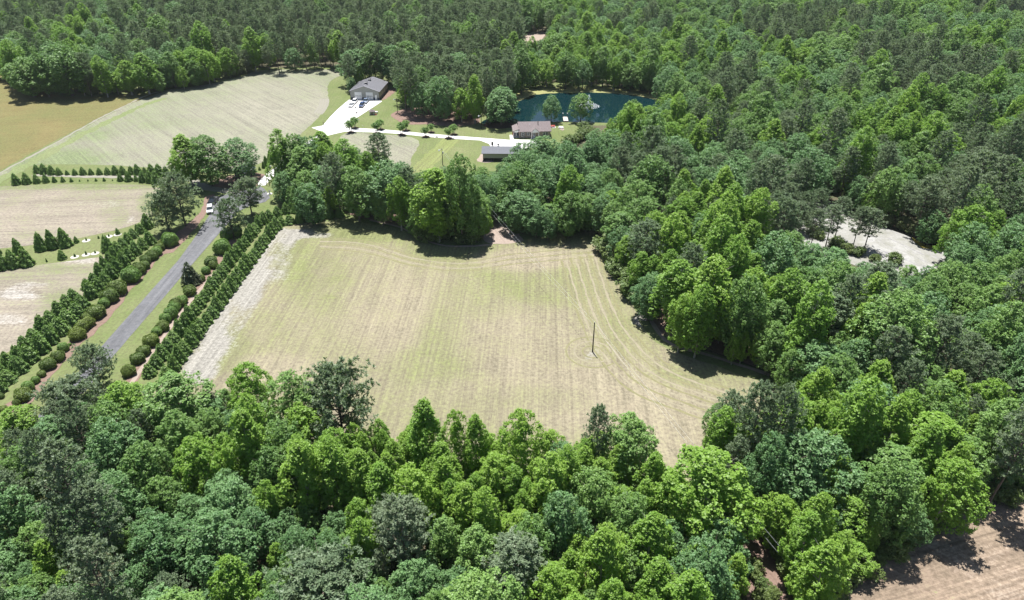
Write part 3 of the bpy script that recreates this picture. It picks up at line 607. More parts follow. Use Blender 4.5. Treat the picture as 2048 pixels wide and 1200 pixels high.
# ------------------------------------------------------------------ hand placed trees: (px, top y, base y or ('h', height), crown width px, species, label, category)
HAND = [
 # by the roadside cottage
 (385, 268, 372, 66, 'yel', 'yellow-green tree behind the big dark oak left of the cottage', 'tree'),
 (425, 273, 372, 92, 'mid', 'large dark round oak shading the lane left of the cottage', 'tree'),
 (484, 277, 358, 82, 'blue', 'spreading oak leaning over the white roof of the cottage', 'tree'),
 # middle clump front
 (575, 258, 392, 58, 'yel', 'tall yellow-green tree at the left end of the clump by the driveway', 'tree'),
 (602, 268, 388, 66, 'mid', 'leafy tree hiding the driveway behind the tall tree by the gate', 'tree'),
 (625, 272, 385, 66, 'blue', 'bluish tree hiding the driveway just short of its junction', 'tree'),
 (618, 290, 398, 78, 'mid', 'broad bushy tree just right of the tall tree by the driveway gate', 'tree'),
 (655, 262, 372, 66, 'yel', 'yellow-green tree whose top meets the white driveway junction', 'tree'),
 (660, 332, 412, 76, 'blue', 'low spreading tree behind the bend of the double arborvitae row', 'tree'),
 (700, 278, 400, 70, 'yel', 'yellow-green tree in the middle of the clump above the arborvitae bend', 'tree'),
 (765, 268, 380, 52, 'pine', 'bluish pine poking above the clump beside the small green field', 'pine tree'),
 (785, 322, 442, 92, 'blue', 'dark tree with bare trunk at the top left corner of the hay field', 'tree'),
 (735, 345, 420, 70, 'blue', 'dark green tree left of the bare-trunked tree at the field corner', 'tree'),
 (878, 335, 484, 88, 'yel', 'tall yellow-green tree at the north edge of the hay field', 'tree'),
 (925, 308, 486, 74, 'mid', 'tall dark-centred tree beside the yellow-green tree on the field edge', 'tree'),
 (952, 370, 484, 60, 'mid', 'right-hand tree of the tall group casting a shadow on the hay field', 'tree'),
 (848, 380, 476, 50, 'mid', 'left-hand low tree of the tall group on the field edge', 'tree'),
 (1043, 384, 466, 84, 'blue', 'round bluish tree right of the straw gap in the field edge', 'tree'),
 (1136, 330, 456, 56, 'yel', 'slim yellow-green tree standing above the top edge of the hay field', 'tree'),
 (1170, 388, 462, 66, 'mid', 'bushy green tree at the top right corner of the hay field', 'tree'),
 (1048, 286, 362, 66, 'blue', 'bluish tree hiding the right end of the long outbuilding', 'tree'),
 (1084, 271, 345, 62, 'blue', 'bluish tree covering the right corner of the house front', 'tree'),
 (1098, 408, 462, 58, 'mid', 'small bushy tree between the round tree and the slim tree on the field edge', 'tree'),
 # right wood edge
 (1240, 425, 508, 84, 'mid', 'green tree at the top right corner where the wood juts into the field', 'tree'),
 (1285, 445, 562, 88, 'pine', 'grey pine at the inner corner of the right-hand wood', 'pine tree'),
 (1345, 520, 660, 96, 'yel', 'bright yellow-green tree over the curved path at the field edge', 'tree'),
 (1405, 510, 690, 100, 'yel', 'second bright tree above the pale trunks by the curved path', 'tree'),
 (1300, 545, 622, 52, 'blue', 'small bluish tree beside the white gravel spot at the field edge', 'tree'),
 (1470, 550, 712, 90, 'mid', 'dark green tree right of the pale trunks along the shaded field edge', 'tree'),
 (1535, 600, 716, 76, 'mid', 'dark leafy tree near the shaded right corner of the hay field', 'tree'),
 (1618, 690, 800, 108, 'blue', 'round bluish tree at the right tip of the hay field', 'tree'),
 (1565, 700, 790, 50, 'mid', 'slender drooping tree left of the round bluish tree at the field tip', 'tree'),
 (1632, 590, 730, 92, 'pine', 'big pale grey pine rising above the right tip of the hay field', 'pine tree'),
 (1745, 585, 790, 150, 'mid', 'huge bright green domed tree in the middle of the right-hand wood', 'tree'),
 (1772, 528, ('h', 17), 90, 'pine', 'grey pine just below the white granite outcrop', 'pine tree'),
 # pines standing before the granite
 (1650, 412, 498, 50, 'pine', 'open pine with dark trunk standing in front of the white granite', 'pine tree'),
 (1705, 415, 496, 46, 'pine', 'left pine of the pair in front of the bright granite', 'pine tree'),
 (1728, 420, 499, 52, 'pine', 'right pine of the pair in front of the bright granite', 'pine tree'),
 (1600, 385, 465, 44, 'pine', 'thin pine at the left end of the granite outcrop', 'pine tree'),
 (1628, 378, 455, 44, 'pine', 'pine leaning over the top left of the granite outcrop', 'pine tree'),
 (1560, 400, 480, 50, 'pine', 'grey pine left of the granite outcrop', 'pine tree'),
 (1585, 405, 492, 48, 'pine', 'grey pine just left of the thin pine by the granite', 'pine tree'),
 (1618, 420, 505, 46, 'pine', 'low pine before the left part of the granite', 'pine tree'),
 (1668, 395, 480, 40, 'pine', 'slim pine against the middle of the granite', 'pine tree'),
 # pond and yard
 (1002, 174, 250, 70, 'blue', 'big round shade tree on the lawn between the light pole and the pond', 'tree'),
 (1102, 190, 243.5, 40, 'blue', 'dark round shore tree behind the chimney of the house', 'tree'),
 (1161, 187, 244, 44, 'mid', 'light green shore tree beside the fountain and dock', 'tree'),
 (812, 118, 222, 44, 'pine', 'tallest pine with bare trunk on the straw bed beside the garage', 'pine tree'),
 (826, 125, 232, 40, 'pine', 'slim bare-trunked pine right of the tallest pine by the garage', 'pine tree'),
 (848, 165, 235, 50, 'blue', 'dark short tree on the straw bed between the pines', 'tree'),
 (884, 152, 243, 58, 'blue', 'dark tree with thick trunk at the front of the straw bed', 'tree'),
 (714, 98, 170, 66, 'blue', 'dark green tree touching the back left corner of the garage', 'tree'),
 (752, 85, 166, 60, 'mid', 'dark tree directly behind the garage ridge', 'tree'),
 (788, 90, 172, 56, 'blue', 'dark tree behind the right side of the garage', 'tree'),
 # near wood, silhouettes against the field
 (488, 728, ('h', 17), 100, 'yel', 'spiky yellow-green tree breaking the bottom left edge of the field', 'tree'),
 (575, 748, ('h', 17), 120, 'mid', 'round green tree between the spiky tree and the dark pine', 'tree'),
 (692, 742, 905, 150, 'rpine2', 'wide dark-topped pine overhanging the bottom edge of the hay field', 'pine tree'),
 (338, 750, ('h', 17), 150, 'mid', 'big leafy tree covering the near end of the arborvitae rows', 'tree'),
 (232, 765, ('h', 15), 90, 'yel', 'yellow-green tree beside the road near the bottom left pine', 'tree'),
 (128, 768, ('h', 13), 130, 'rpine2', 'broad grey-green pine overhanging the near end of the road', 'pine tree'),
 (90, 840, ('h', 12), 110, 'blue', 'bluish tree under the broad pine at the road end', 'tree'),
 (20, 815, ('h', 12), 90, 'yel', 'yellow-green tree on the left margin by the road', 'tree'),
 (1200, 815, ('h', 17), 62, 'pine', 'dark pine top poking up at the bottom right of the hay field', 'pine tree'),
 (1265, 835, ('h', 16), 120, 'mid', 'smooth green domed tree right of the dark pine top at the field edge', 'tree'),
 (845, 800, ('h', 19), 84, 'yel', 'pointed yellow-green tree, tallest along the bottom edge of the field', 'tree'),
 (908, 822, ('h', 17), 66, 'yel', 'slim pointed tree right of the tallest one on the bottom edge', 'tree'),
 (950, 828, ('h', 17), 62, 'yel', 'slim pointed tree with a gap on its right at the bottom edge', 'tree'),
 (1040, 822, ('h', 18), 96, 'yel', 'dense pointed tree near the centre bottom of the hay field', 'tree'),
 (1430, 910, ('h', 19), 190, 'yel', 'huge bright yellow-green tree just below the field opening', 'tree'),
 (1440, 788, 935, 76, 'pine', 'left of the three tall open pines beside the field opening', 'pine tree'),
 (1480, 770, 975, 90, 'pine', 'middle of the three tall open pines beside the field opening', 'pine tree'),
 (1525, 778, 985, 90, 'pine', 'right of the three tall open pines beside the field opening', 'pine tree'),
 (1600, 790, ('h', 17), 100, 'yel', 'bright yellow-green tree right of the three open pines', 'tree'),
 (1640, 870, ('h', 17), 170, 'blue', 'large silvery green tree above the power line gap', 'tree'),
 (1550, 870, ('h', 18), 100, 'blue', 'pale green slender tree with a visible bent trunk by the power line', 'tree'),
 (1700, 1085, ('h', 6), 95, 'yel', 'small bright tree in the bottom right thicket above the bare field', 'tree'),
 (1715, 1000, ('h', 10), 80, 'yel', 'young bright tree above the small one in the bottom right thicket', 'tree'),
 (1800, 900, ('h', 14), 150, 'mid', 'feathery green tree on the slope above the bare field', 'tree'),
 (1880, 830, ('h', 15), 150, 'yel', 'yellow-green tree upslope from the bare field', 'tree'),
 (1945, 880, ('h', 12), 110, 'mid', 'round green tree at the edge of the bare field', 'tree'),
 (1130, 985, ('h', 17), 100, 'blue', 'bluish round tree in the near wood right of the slim tall stand', 'tree'),
 (640, 1135, ('h', 13), 210, 'rpine2', 'pale grey flat-topped pine at the bottom centre left', 'pine tree'),
 (795, 1000, ('h', 18), 110, 'pine', 'grey pine among bright trees in the near wood', 'pine tree'),
 (1030, 1085, ('h', 16), 130, 'pine', 'grey pine near the bottom centre of the near wood', 'pine tree'),
 (300, 105, 188, 52, 'yel', 'yellow-green pointed tree at the edge of the brown pasture', 'tree'),
 (265, 120, 190, 46, 'yel', 'shorter yellow-green tree beside the pointed one on the pasture edge', 'tree'),
 (70, 115, 194, 84, 'mid', 'dull green round tree at the left tip of the pasture wood', 'tree'),
 (145, 90, 192, 96, 'mid', 'massive dark green tree on the pasture edge', 'tree'),
 (540, 66, 138, 34, 'yel', 'slim bright tree on the far edge of the upper field', 'tree'),
 (630, 72, 137, 36, 'mid', 'pale trunked tree on the far edge of the upper field', 'tree'),
 (685, 60, 138, 40, 'yel', 'yellow-green tree at the far right corner of the upper field', 'tree'),
 (1268, 206, ('h', 13), 54, 'yel', 'yellow-green tree overhanging the right side of the pond', 'tree'),
 (1300, 212, ('h', 13), 56, 'yel', 'second yellow-green tree overhanging the right side of the pond', 'tree'),
]
placed = []            # x, y, r of crowns already standing
def base_from(px, top, base):
    if isinstance(base, tuple):
        H = base[1]; g = G(px, top, H)
        k = proj(g.x, g.y, 0); return g.x, g.y, H
    g = G(px, base); return g.x, g.y, h_at(px, base, top)
P['rpine2'] = P['rpine']
NAMES = {'yel': 'broadleaf_tree', 'mid': 'broadleaf_tree', 'blue': 'broadleaf_tree', 'pine': 'pine_tree', 'rpine': 'pine_tree', 'rpine2': 'pine_tree', 'pale': 'broadleaf_tree'}
ncount = {'broad': 0, 'tulip': 0, 'pine': 0}
for (px, top, base, w, sp, label, cat) in HAND:
    x, y, H = base_from(px, top, base)
    zc = proj(x, y, H * .5)[2]; R = w / 2 * zc / F
    vi = rnd.randrange(len(P[sp])); p = P[sp][vi]
    nm = 'yellow_green_tree' if sp == 'yel' else NAMES[sp]
    put(sp, nm, x, y, H / p.H, label, cat, None, True, sxy=R / p.R * 0.98, vi=vi)
    placed.append((x, y, R)); ncount['tulip' if sp == 'yel' else ('pine' if 'pine' in sp else 'broad')] += 1

# roadside low pines
for (px, top, base, w, label) in [(339, 388, 463, 74, 'round-headed grey-green pine on the field side of the road, nearer of the pair'),
        (372, 352, 452, 82, 'round-headed grey-green pine behind the nearer one, left of the parked cars'),
        (468, 402, 476, 62, 'round pine on the right side of the road, beyond the big clipped shrub'),
        (505, 360, 431, 66, 'open-branched pine beside the turning circle of the road'),
        (205, 697, 778, 84, 'small pine growing beside the near end of the road')]:
    x, y, H = base_from(px, top, base); R = w / 2 * proj(x, y, H / 2)[2] / F
    vi = rnd.randrange(2); p = P['rpine'][vi]
    put('rpine', 'pine_tree', x, y, H / p.H, label, 'pine tree', 'pines along the road', True, sxy=R / p.R, vi=vi)

# ------------------------------------------------------------------ arborvitae rows
def cone_at(px, base, hpx, wpx, label, group, kind='cone', nm='arborvitae', cat='conical evergreen'):
    g = G(px, base); H = h_at(px, base, base - hpx); zc = proj(g.x, g.y, 0)[2]
    R = wpx / 2 * zc / F; vi = rnd.randrange(len(P[kind])); p = P[kind][vi]
    y = g.y + R * 0.5
    return put(kind, nm, g.x, y, H / p.H, label, cat, group, hpx > 14, sxy=R / p.R, vi=vi, tilt=.02)
def ordw(n):
    ones = ['', 'first', 'second', 'third', 'fourth', 'fifth', 'sixth', 'seventh', 'eighth', 'ninth', 'tenth', 'eleventh', 'twelfth', 'thirteenth', 'fourteenth', 'fifteenth', 'sixteenth', 'seventeenth', 'eighteenth', 'nineteenth']
    if n < 20: return ones[n]
    t = ['', '', 'twent', 'thirt', 'fort', 'fift', 'sixt', 'sevent', 'eight', 'ninet'][n // 10]
    return t + 'ieth' if n % 10 == 0 else t + 'y-' + ones[n % 10]
def along(px, sp, off=0.0):
    P_ = [V2(G(*p)) for p in px]; out = []; d = off
    for a, b in zip(P_, P_[1:]):
        L = (b - a).length
        while d < L: out.append(a.lerp(b, d / L)); d += sp
        d -= L
    return out
def cone_row(px, sp, Hm, Rm, label, group, off=0.0):
    for kk_, q in enumerate(along(px, sp, off)):
        vi = rnd.randrange(3); p = P['cone'][vi]; s = rnd.uniform(.74, 1.18)
        put('cone', 'arborvitae', q.x + rnd.uniform(-.12, .12), q.y + rnd.uniform(-.12, .12), Hm * s / p.H, label % ordw(kk_ + 1), 'conical evergreen', group, True, sxy=Rm * rnd.uniform(.9, 1.08) / p.R, vi=vi, tilt=.04)
g1 = 'double row of conical evergreens along the hay field'
cone_row([(336, 757), (400, 668), (470, 571), (548, 463), (567, 447), (590, 447), (640, 437), (695, 431)], 3.0, 4.0, 1.55, '%s conical evergreen from the near end of the row bordering the hay field', g1)
cone_row([(296, 757), (345, 690), (400, 614), (462, 527), (520, 452), (542, 437), (575, 425), (600, 424)], 3.0, 3.9, 1.5, '%s conical evergreen from the near end of the row beside the straw footpath', g1, 1.2)
g2 = 'double row of conical evergreens left of the road'
cone_row([(-30, 808), (38, 744), (108, 680), (152, 636), (170, 613)], 3.6, 4.3, 1.85, '%s conical evergreen of the near half, front row left of the road', g2)
cone_row([(184, 594), (237, 543), (265, 513), (308, 482)], 3.3, 4.1, 1.6, '%s conical evergreen of the far half, front row left of the road', g2)
cone_row([(-30, 785), (9, 750), (59, 688), (107, 640), (150, 596)], 3.6, 3.9, 1.6, '%s conical evergreen of the near half, back row left of the road', g2, 1.0)
cone_row([(171, 582), (215, 537), (240, 502), (268, 473), (290, 462)], 3.3, 3.8, 1.4, '%s conical evergreen of the far half, back row left of the road', g2, 1.0)
Z = 4.614
rowA = [(338, 218, 80), (402, 225, 95), (472, 232, 90), (541, 235, 70), (617, 233, 45), (688, 235, 58), (763, 233, 73), (837, 232, 60), (914, 232, 65), (990, 232, 70), (1060, 230, 85), (1130, 228, 78), (1207, 228, 78),
        (1267, 230, 95), (1335, 225, 65), (1393, 225, 95), (1465, 242, 110), (1533, 246, 95), (1600, 252, 90), (1662, 260, 108), (1740, 255, 60)]
rowB = [(145, 325, 105), (240, 318, 105), (335, 310, 85), (420, 305, 80), (500, 300, 55), (578, 298, 52), (657, 297, 42), (734, 292, 20), (811, 290, 20), (885, 290, 30), (960, 290, 35), (1037, 285, 15), (1108, 290, 72), (1183, 292, 95),
        (1255, 292, 60), (1316, 300, 105), (1380, 305, 110), (1440, 318, 120), (1500, 327, 75), (1555, 340, 70), (1560, 390, 80), (1530, 425, 80), (1500, 455, 80), (1475, 485, 80), (1450, 520, 80), (1425, 560, 80)]
ordn = ['first', 'second', 'third', 'fourth', 'fifth', 'sixth', 'seventh', 'eighth', 'ninth', 'tenth', 'eleventh', 'twelfth', 'thirteenth', 'fourteenth', 'fifteenth', 'sixteenth', 'seventeenth', 'eighteenth', 'nineteenth', 'twentieth', 'twenty-first', 'twenty-second', 'twenty-third', 'twenty-fourth', 'twenty-fifth', 'twenty-sixth']
for i, (zx, zy, zh) in enumerate(rowA):
    cone_at(zx / Z, 300 + zy / Z, zh / Z, max(zh * .85, 40) / Z, ordn[i] + ' evergreen from the left in the row behind the lane track', 'evergreens along both sides of the lane')
for i, (zx, zy, zh) in enumerate(rowB):
    cone_at(zx / Z, 300 + zy / Z, zh / Z, max(zh * .78, 14) / Z, ordn[i] + ' evergreen from the left in the row before the lane track', 'evergreens along both sides of the lane')
singles = [(1353, 730, 135, 105, 'lone big cone evergreen between the loop field and the roadside pine'), (1263, 745, 58, 42, 'small evergreen left of the lone big cone by the roadside pine'), (1085, 782, 58, 42, 'small cone evergreen on the lower rim of the loop field'),
    (1004, 800, 25, 18, 'sapling right of the gap on the lower rim of the loop field'), (909, 818, 28, 18, 'sapling behind the lone wide evergreen of the lower strip'), (796, 838, 30, 18, 'sapling in a white mulch ring near the trio of wide evergreens'),
    (703, 860, 60, 45, 'small bushy evergreen just right of the trio of wide evergreens'), (372, 935, 168, 115, 'left one of the trio of wide evergreens below the loop field'), (480, 918, 175, 110, 'middle one of the trio of wide evergreens below the loop field'),
    (592, 900, 172, 125, 'right one of the trio of wide evergreens below the loop field'), (165, 960, 140, 90, 'wide evergreen standing behind the left margin clump'), (990, 945, 155, 120, 'lone wide evergreen on the grass strip left of the double row'),
    (878, 955, 26, 18, 'sapling in a white mulch ring, closest left of the lone wide evergreen'), (795, 968, 36, 20, 'middle sapling in a white mulch ring on the lower grass strip'), (690, 988, 32, 24, 'left sapling in a white mulch ring on the lower grass strip'),
    (568, 1015, 92, 78, 'medium evergreen alone on the lower grass strip'), (431, 1035, 36, 16, 'thin sapling between the left clump and the medium evergreen'), (115, 1095, 165, 120, 'middle wide evergreen of the left margin clump'),
    (235, 1080, 172, 130, 'right wide evergreen of the left margin clump'), (20, 1110, 150, 110, 'left wide evergreen of the left margin clump'), (-5, 962, 60, 40, 'evergreen cut by the left edge of the picture')]
M['ring'] = plain('white_mulch', (0.42, 0.40, 0.37), .9)
for (zx, zy, zh, zw, lab) in singles:
    cone_at(zx / Z, 300 + zy / Z, zh / Z, zw / Z, lab, None)
    if 'ring' in lab or 'rim' in lab:
        g = G(zx / Z, 300 + zy / Z); n = 14
        sheet_xy('mulch_ring', [Vector((g.x + 1.1 * math.cos(k * 6.283 / n), g.y + 1.1 * math.sin(k * 6.283 / n))) for k in range(n)], 0.06, M['ring'])
for i, (px, by, hp, lab) in enumerate([(532, 333, 22, 'nearest of the evergreens below the upper field by the driveway'), (541, 327, 26, 'middle evergreen of the three by the driveway'), (548, 319, 25, 'farthest evergreen of the three by the driveway'),
        (527, 337, 14, 'stubby evergreen at the near end of the driveway trio'), (519, 341, 8, 'small round evergreen before the stubby one by the cottage lawn'), (508, 344, 6, 'tiny evergreen at the cottage lawn edge')]):
    cone_at(px, by, hp, max(hp * .55, 6), lab, None)

# ------------------------------------------------------------------ round clipped shrubs
def shrub(px, cy, r, lab, group, kind='round'):
    g = G(px, cy + r * .8); zc = proj(g.x, g.y, 0)[2]; R = r * zc / F; p = P[kind][0]
    vi = rnd.randrange(len(P[kind])); p = P[kind][vi]
    R *= .92; put(kind, 'clipped_shrub', g.x, g.y + R * .6, R / p.R * rnd.uniform(.95, 1.05), lab, 'shrub', group, r > 7, sxy=R / p.R, vi=vi)
gl = 'clipped round shrubs left of the road'; gr = 'clipped round shrubs right of the road'
L1 = [(43, 789, 18), (55, 774, 13), (70, 761, 9), (82, 748, 9), (94, 728, 16), (114, 713, 14), (139, 689, 4), (125, 695, 12), (152, 668, 17), (163, 653, 15), (174, 645, 14), (175, 634, 13), (189, 624, 19), (207, 607, 12), (217, 592, 19), (232, 576, 20),
      (259, 551, 20), (274, 538, 16), (287, 530, 12), (290, 519, 12), (302, 511, 13), (312, 503, 12), (318, 494, 11), (324, 487, 9), (338, 481, 17)]
desc = {0: 'large clipped ball shrub nearest the camera left of the road', 1: 'irregular shrub behind the nearest large ball', 4: 'tall clipped ball alone in red mulch, low left', 5: 'loose rounded shrub between two balls, low left', 7: 'loose feathery shrub just below the dark ball', 6: 'tiny young shrub at the foot of the dark ball',
        8: 'dark blue-green ball at the near end of the touching row', 12: 'dark gold-green ball standing widest in the touching row', 24: 'tall pale green ball shrub under the roadside pines'}
for i, (x, y, r) in enumerate(L1):
    shrub(x, y, r, desc.get(i, 'clipped round shrub, %s from the near end of the left roadside row' % ordn[min(i, 25)]), gl)
for i, (x, y, r, lab) in enumerate([(13, 763, 5, 'small loose shrub on bare soil left of the shrubs'), (3, 777, 7, 'shrub cut by the left margin, upper'), (1, 792, 7, 'shrub cut by the left margin, lower'), (32, 805, 9, 'low shrub in front of the nearest large ball'), (5, 818, 9, 'low dark shrub at the left margin by the bottom trees')]):
    shrub(x, y, r, lab, None)
R1 = [(255, 742, 15), (273, 717, 15), (286, 702, 14), (301, 681, 17), (313, 663, 11), (324, 652, 14), (330, 637, 13), (340, 627, 15), (346, 615, 13), (352, 607, 14), (363, 601, 12), (378, 581, 14), (400, 556, 10), (411, 541, 10), (421, 523, 14), (425, 530, 10), (443, 495, 18), (452, 470, 14), (470, 462, 14)]
descr = {0: 'loose pale shrub beside the small pine at the road end', 1: 'dark bushy shrub at the near end of the right roadside row', 11: 'pale rounded shrub in front of the dark juniper', 13: 'small upright clipped shrub behind the juniper', 14: 'olive ball shrub halfway along the right roadside row',
         16: 'largest clipped ball shrub on the right of the road', 17: 'dark shrub under the round pine right of the road'}
for i, (x, y, r) in enumerate(R1):
    shrub(x, y, r, descr.get(i, 'clipped round shrub, %s from the near end of the right roadside row' % ordn[i]), gr)
cone_at(380, 572, 44, 34, 'ragged dark juniper breaking the right roadside shrub row', None, 'jun', 'juniper', 'juniper')
cone_at(388, 570, 32, 28, 'lower dark juniper leaning against the ragged one', None, 'jun', 'juniper', 'juniper')

# crape myrtles
cm = [(701.6, 264.8, 28), (710, 256, 26), (753, 266.7, 26), (761, 259, 24), (803.5, 269.6, 28), (812, 261, 24), (851.4, 273.6, 22), (862.3, 264.8, 20), (897.3, 276.5, 24), (907.6, 269, 24)]
for i, (x, y, hp) in enumerate(cm):
    g = G(x, y); H = h_at(x, y, y - hp * .86); vi = i % 2; p = P['myrtle'][vi]
    side = 'near' if i % 2 == 0 else 'far'
    put('myrtle', 'crape_myrtle', g.x, g.y, H / p.H, 'crape myrtle on the %s side of the driveway, %s pair from the garage' % (side, ordn[i // 2]), 'small tree', 'crape myrtles lining the driveway', True, sxy=H / p.H * .95, vi=vi)
    sheet_xy('mulch_ring', [Vector((g.x + 1.5 * math.cos(k * 6.283 / 14), g.y + 1.5 * math.sin(k * 6.283 / 14))) for k in range(14)], 0.075, M['dmulch'])

# ------------------------------------------------------------------ forest fill
OPEN = [
 [(545, 470), (585, 450), (700, 436), (745, 441), (800, 468), (840, 487), (985, 489), (990, 472), (1040, 482), (1200, 468), (1212, 520), (1262, 612), (1290, 664), (1340, 700), (1440, 730), (1500, 745), (1560, 776), (1500, 772), (1430, 785), (1385, 870), (1398, 925),
  (1350, 936), (1310, 880), (1250, 850), (1190, 862), (1100, 855), (1000, 848), (950, 858), (900, 846), (850, 838), (785, 852), (770, 830), (720, 800), (620, 790), (600, 780), (520, 780), (400, 775), (340, 765), (190, 775), (90, 800), (20, 850), (0, 880), (-400, 1000),
  (-400, 140), (-50, 148), (20, 165), (60, 195), (230, 190), (310, 185), (400, 170), (500, 145), (690, 137), (685, 165), (700, 190), (745, 158), (790, 178), (795, 230), (950, 245), (985, 250), (1030, 245), (1035, 200), (1045, 182), (1180, 178), (1300, 190), (1250, 196), (1225, 236),
  (1175, 246), (1165, 278), (1110, 280), (1060, 292), (1010, 310), (970, 328), (900, 335), (870, 335), (830, 340), (790, 315), (750, 295), (700, 282), (640, 282), (605, 300), (555, 330), (545, 380), (575, 425)],
 [(1650, 1205), (1745, 1140), (1835, 1085), (1915, 1040), (2048, 985), (2300, 950), (2400, 1500), (1640, 1500)],
 [(1497, 1085), (1522, 1085), (1572, 1170), (1575, 1230), (1500, 1230)],
 [(1610, 404), (1686, 414), (1775, 458), (1846, 490), (1925, 510), (1870, 522), (1830, 530), (1752, 519), (1722, 500), (1640, 490), (1600, 460)],
 [(1440, 728), (1500, 736), (1570, 764), (1576, 784), (1500, 790), (1430, 792)],
 [(1045, 180), (1180, 175), (1260, 181), (1320, 192), (1332, 203), (1295, 207), (1262, 198), (1236, 212), (1230, 242), (1035, 246)],
 [(985, 448), (1003, 448), (1040, 484), (985, 489)], [(1040, 82), (1062, 64), (1086, 62), (1090, 70), (1075, 84)],
]
OB = [(min(p[0] for p in o), max(p[0] for p in o), min(p[1] for p in o), max(p[1] for p in o)) for o in OPEN]
def isopen(x, y):
    for o, b_ in zip(OPEN, OB):
        if b_[0] <= x <= b_[1] and b_[2] <= y <= b_[3] and inpoly(x, y, o): return True
    return False
# species regions in canopy position: (cx, cy, rx, ry, species, probability)
SREG = [(700, 55, 390, 62, 'pine', .70), (120, 15, 260, 28, 'pine', .5), (900, 150, 170, 70, 'pine', .5), (1570, 60, 90, 26, 'pine', .6), (1870, 160, 100, 30, 'pine', .9), (2010, 5, 70, 25, 'pine', .85), (1990, 290, 90, 50, 'pine', .75), (1920, 340, 90, 60, 'pine', .5),
        (1290, 335, 70, 30, 'pine', .9), (1600, 400, 90, 50, 'pine', .6), (1450, 290, 60, 20, 'pine', .3), (790, 1040, 60, 60, 'pine', .6), (1080, 1110, 60, 50, 'pine', .5), (1980, 750, 80, 60, 'pine', .4), (1820, 740, 60, 40, 'pine', .6), (1600, 250, 60, 20, 'pine', .5), (1740, 90, 60, 20, 'pine', .3),
        (900, 920, 290, 120, 'yel', .92), (1430, 470, 130, 90, 'yel', .85), (1390, 570, 110, 80, 'yel', .6), (680, 310, 90, 50, 'yel', .6), (1010, 90, 70, 35, 'yel', .6), (1350, 110, 130, 30, 'yel', .5), (1200, 110, 90, 50, 'yel', .5), (450, 95, 80, 40, 'yel', .4), (130, 70, 80, 30, 'yel', .4),
        (1500, 230, 70, 30, 'yel', .4), (1280, 240, 80, 40, 'yel', .7), (500, 900, 150, 60, 'yel', .5), (1250, 900, 120, 90, 'yel', .8), (1830, 860, 120, 60, 'yel', .5), (1950, 800, 90, 60, 'yel', .5), (1900, 600, 120, 60, 'mid', .6), (250, 1020, 260, 150, 'blue', .45), (1250, 1120, 150, 80, 'yel', .4),
        (1120, 300, 160, 60, 'blue', .85), (1100, 360, 120, 50, 'blue', .6), (1500, 330, 160, 50, 'blue', .8), (1700, 210, 300, 60, 'mid', .4), (870, 170, 60, 40, 'yel', .35)]
def species(px, py, gx, gy):
    for (cx, cy, rx, ry, sp, pr) in SREG:
        if ((px - cx) / rx) ** 2 + ((py - cy) / ry) ** 2 < 1 and rnd.random() < pr: return sp
    r = rnd.random(); nz = mn.noise(Vector((gx / 55, gy / 75, 7.3)))      # stands of pine and of young poplar
    if nz > .20 and rnd.random() < .45: return 'pine'
    if nz < -.20 and rnd.random() < .45: return 'yel'
    if py > 820 and px < 1300 and r > .93: r = .3
    return 'blue' if r < .44 else ('mid' if r < .82 else ('yel' if r < .94 else 'pine'))
cell = 12.0; grid = {}
def gadd(x, y, r): grid.setdefault((int(x // cell), int(y // cell)), []).append((x, y, r))
def gok(x, y, r, k):
    cx, cy = int(x // cell), int(y // cell)
    for i in (-1, 0, 1):
        for j in (-1, 0, 1):
            for (a, b_, s) in grid.get((cx + i, cy + j), ()):
                if (a - x) ** 2 + (b_ - y) ** 2 < (k * (r + s)) ** 2: return False
    return True
for (x, y, r) in placed: gadd(x, y, min(r, 5.5) * .85)
fill = []
def try_tree(x, y, k, small=False):
    vis = proj(x, y, 12)
    if vis[0] < -90 or vis[0] > 2140 or vis[1] > 1330: return
    sp = species(vis[0], vis[1], x, y)
    vi = rnd.randrange(len(P[sp])); p = P[sp][vi]; s = rnd.choice((.72, .85, .95, 1.0, 1.08, 1.2)) * rnd.uniform(.93, 1.07)
    if 840 < vis[1] < 1080 and 620 < vis[0] < 1200: s *= .92
    if small: s *= .62
    H = p.H * s; R = p.R * s * (rnd.uniform(.92, 1.12) if sp != 'pine' else rnd.uniform(.85, 1.0))
    if y < 125: R *= .84; H *= .95
    if y > 300 and sp != 'pine':
        kk = rnd.uniform(.9, 1.35); R *= kk; H *= .9 + .1 * kk
    if not gok(x, y, R, k): return
    for (dx, dz) in ((0, 1.0), (-.4, .97), (.4, .97), (-.75, .85), (.75, .85), (-.95, .6), (.95, .6), (-.9, .35), (.9, .35), (0, .06), (-.6, .12), (.6, .12), (0, .5), (0, .75), (0, .25)):
        q = proj(x + dx * R, y, H * dz)
        if isopen(q[0], q[1]): return
    fill.append((x, y, sp, vi, H / p.H, R / p.R, F * R / proj(x, y, H * .7)[2])); gadd(x, y, R)
random_fill = rnd
for it in range(52000):
    # sample evenly over the ground area in view
    y = 28 + (900 - 28) * rnd.random() ** 0.75
    half = 0.74 * (y * CP + HC * SP) + 12
    x = rnd.uniform(-half, half); try_tree(x, y, .67)
for it in range(9000):
    y = 25 + 330 * rnd.random(); half = 0.74 * (y * CP + HC * SP) + 8; try_tree(rnd.uniform(-half, half), y, .5, True)

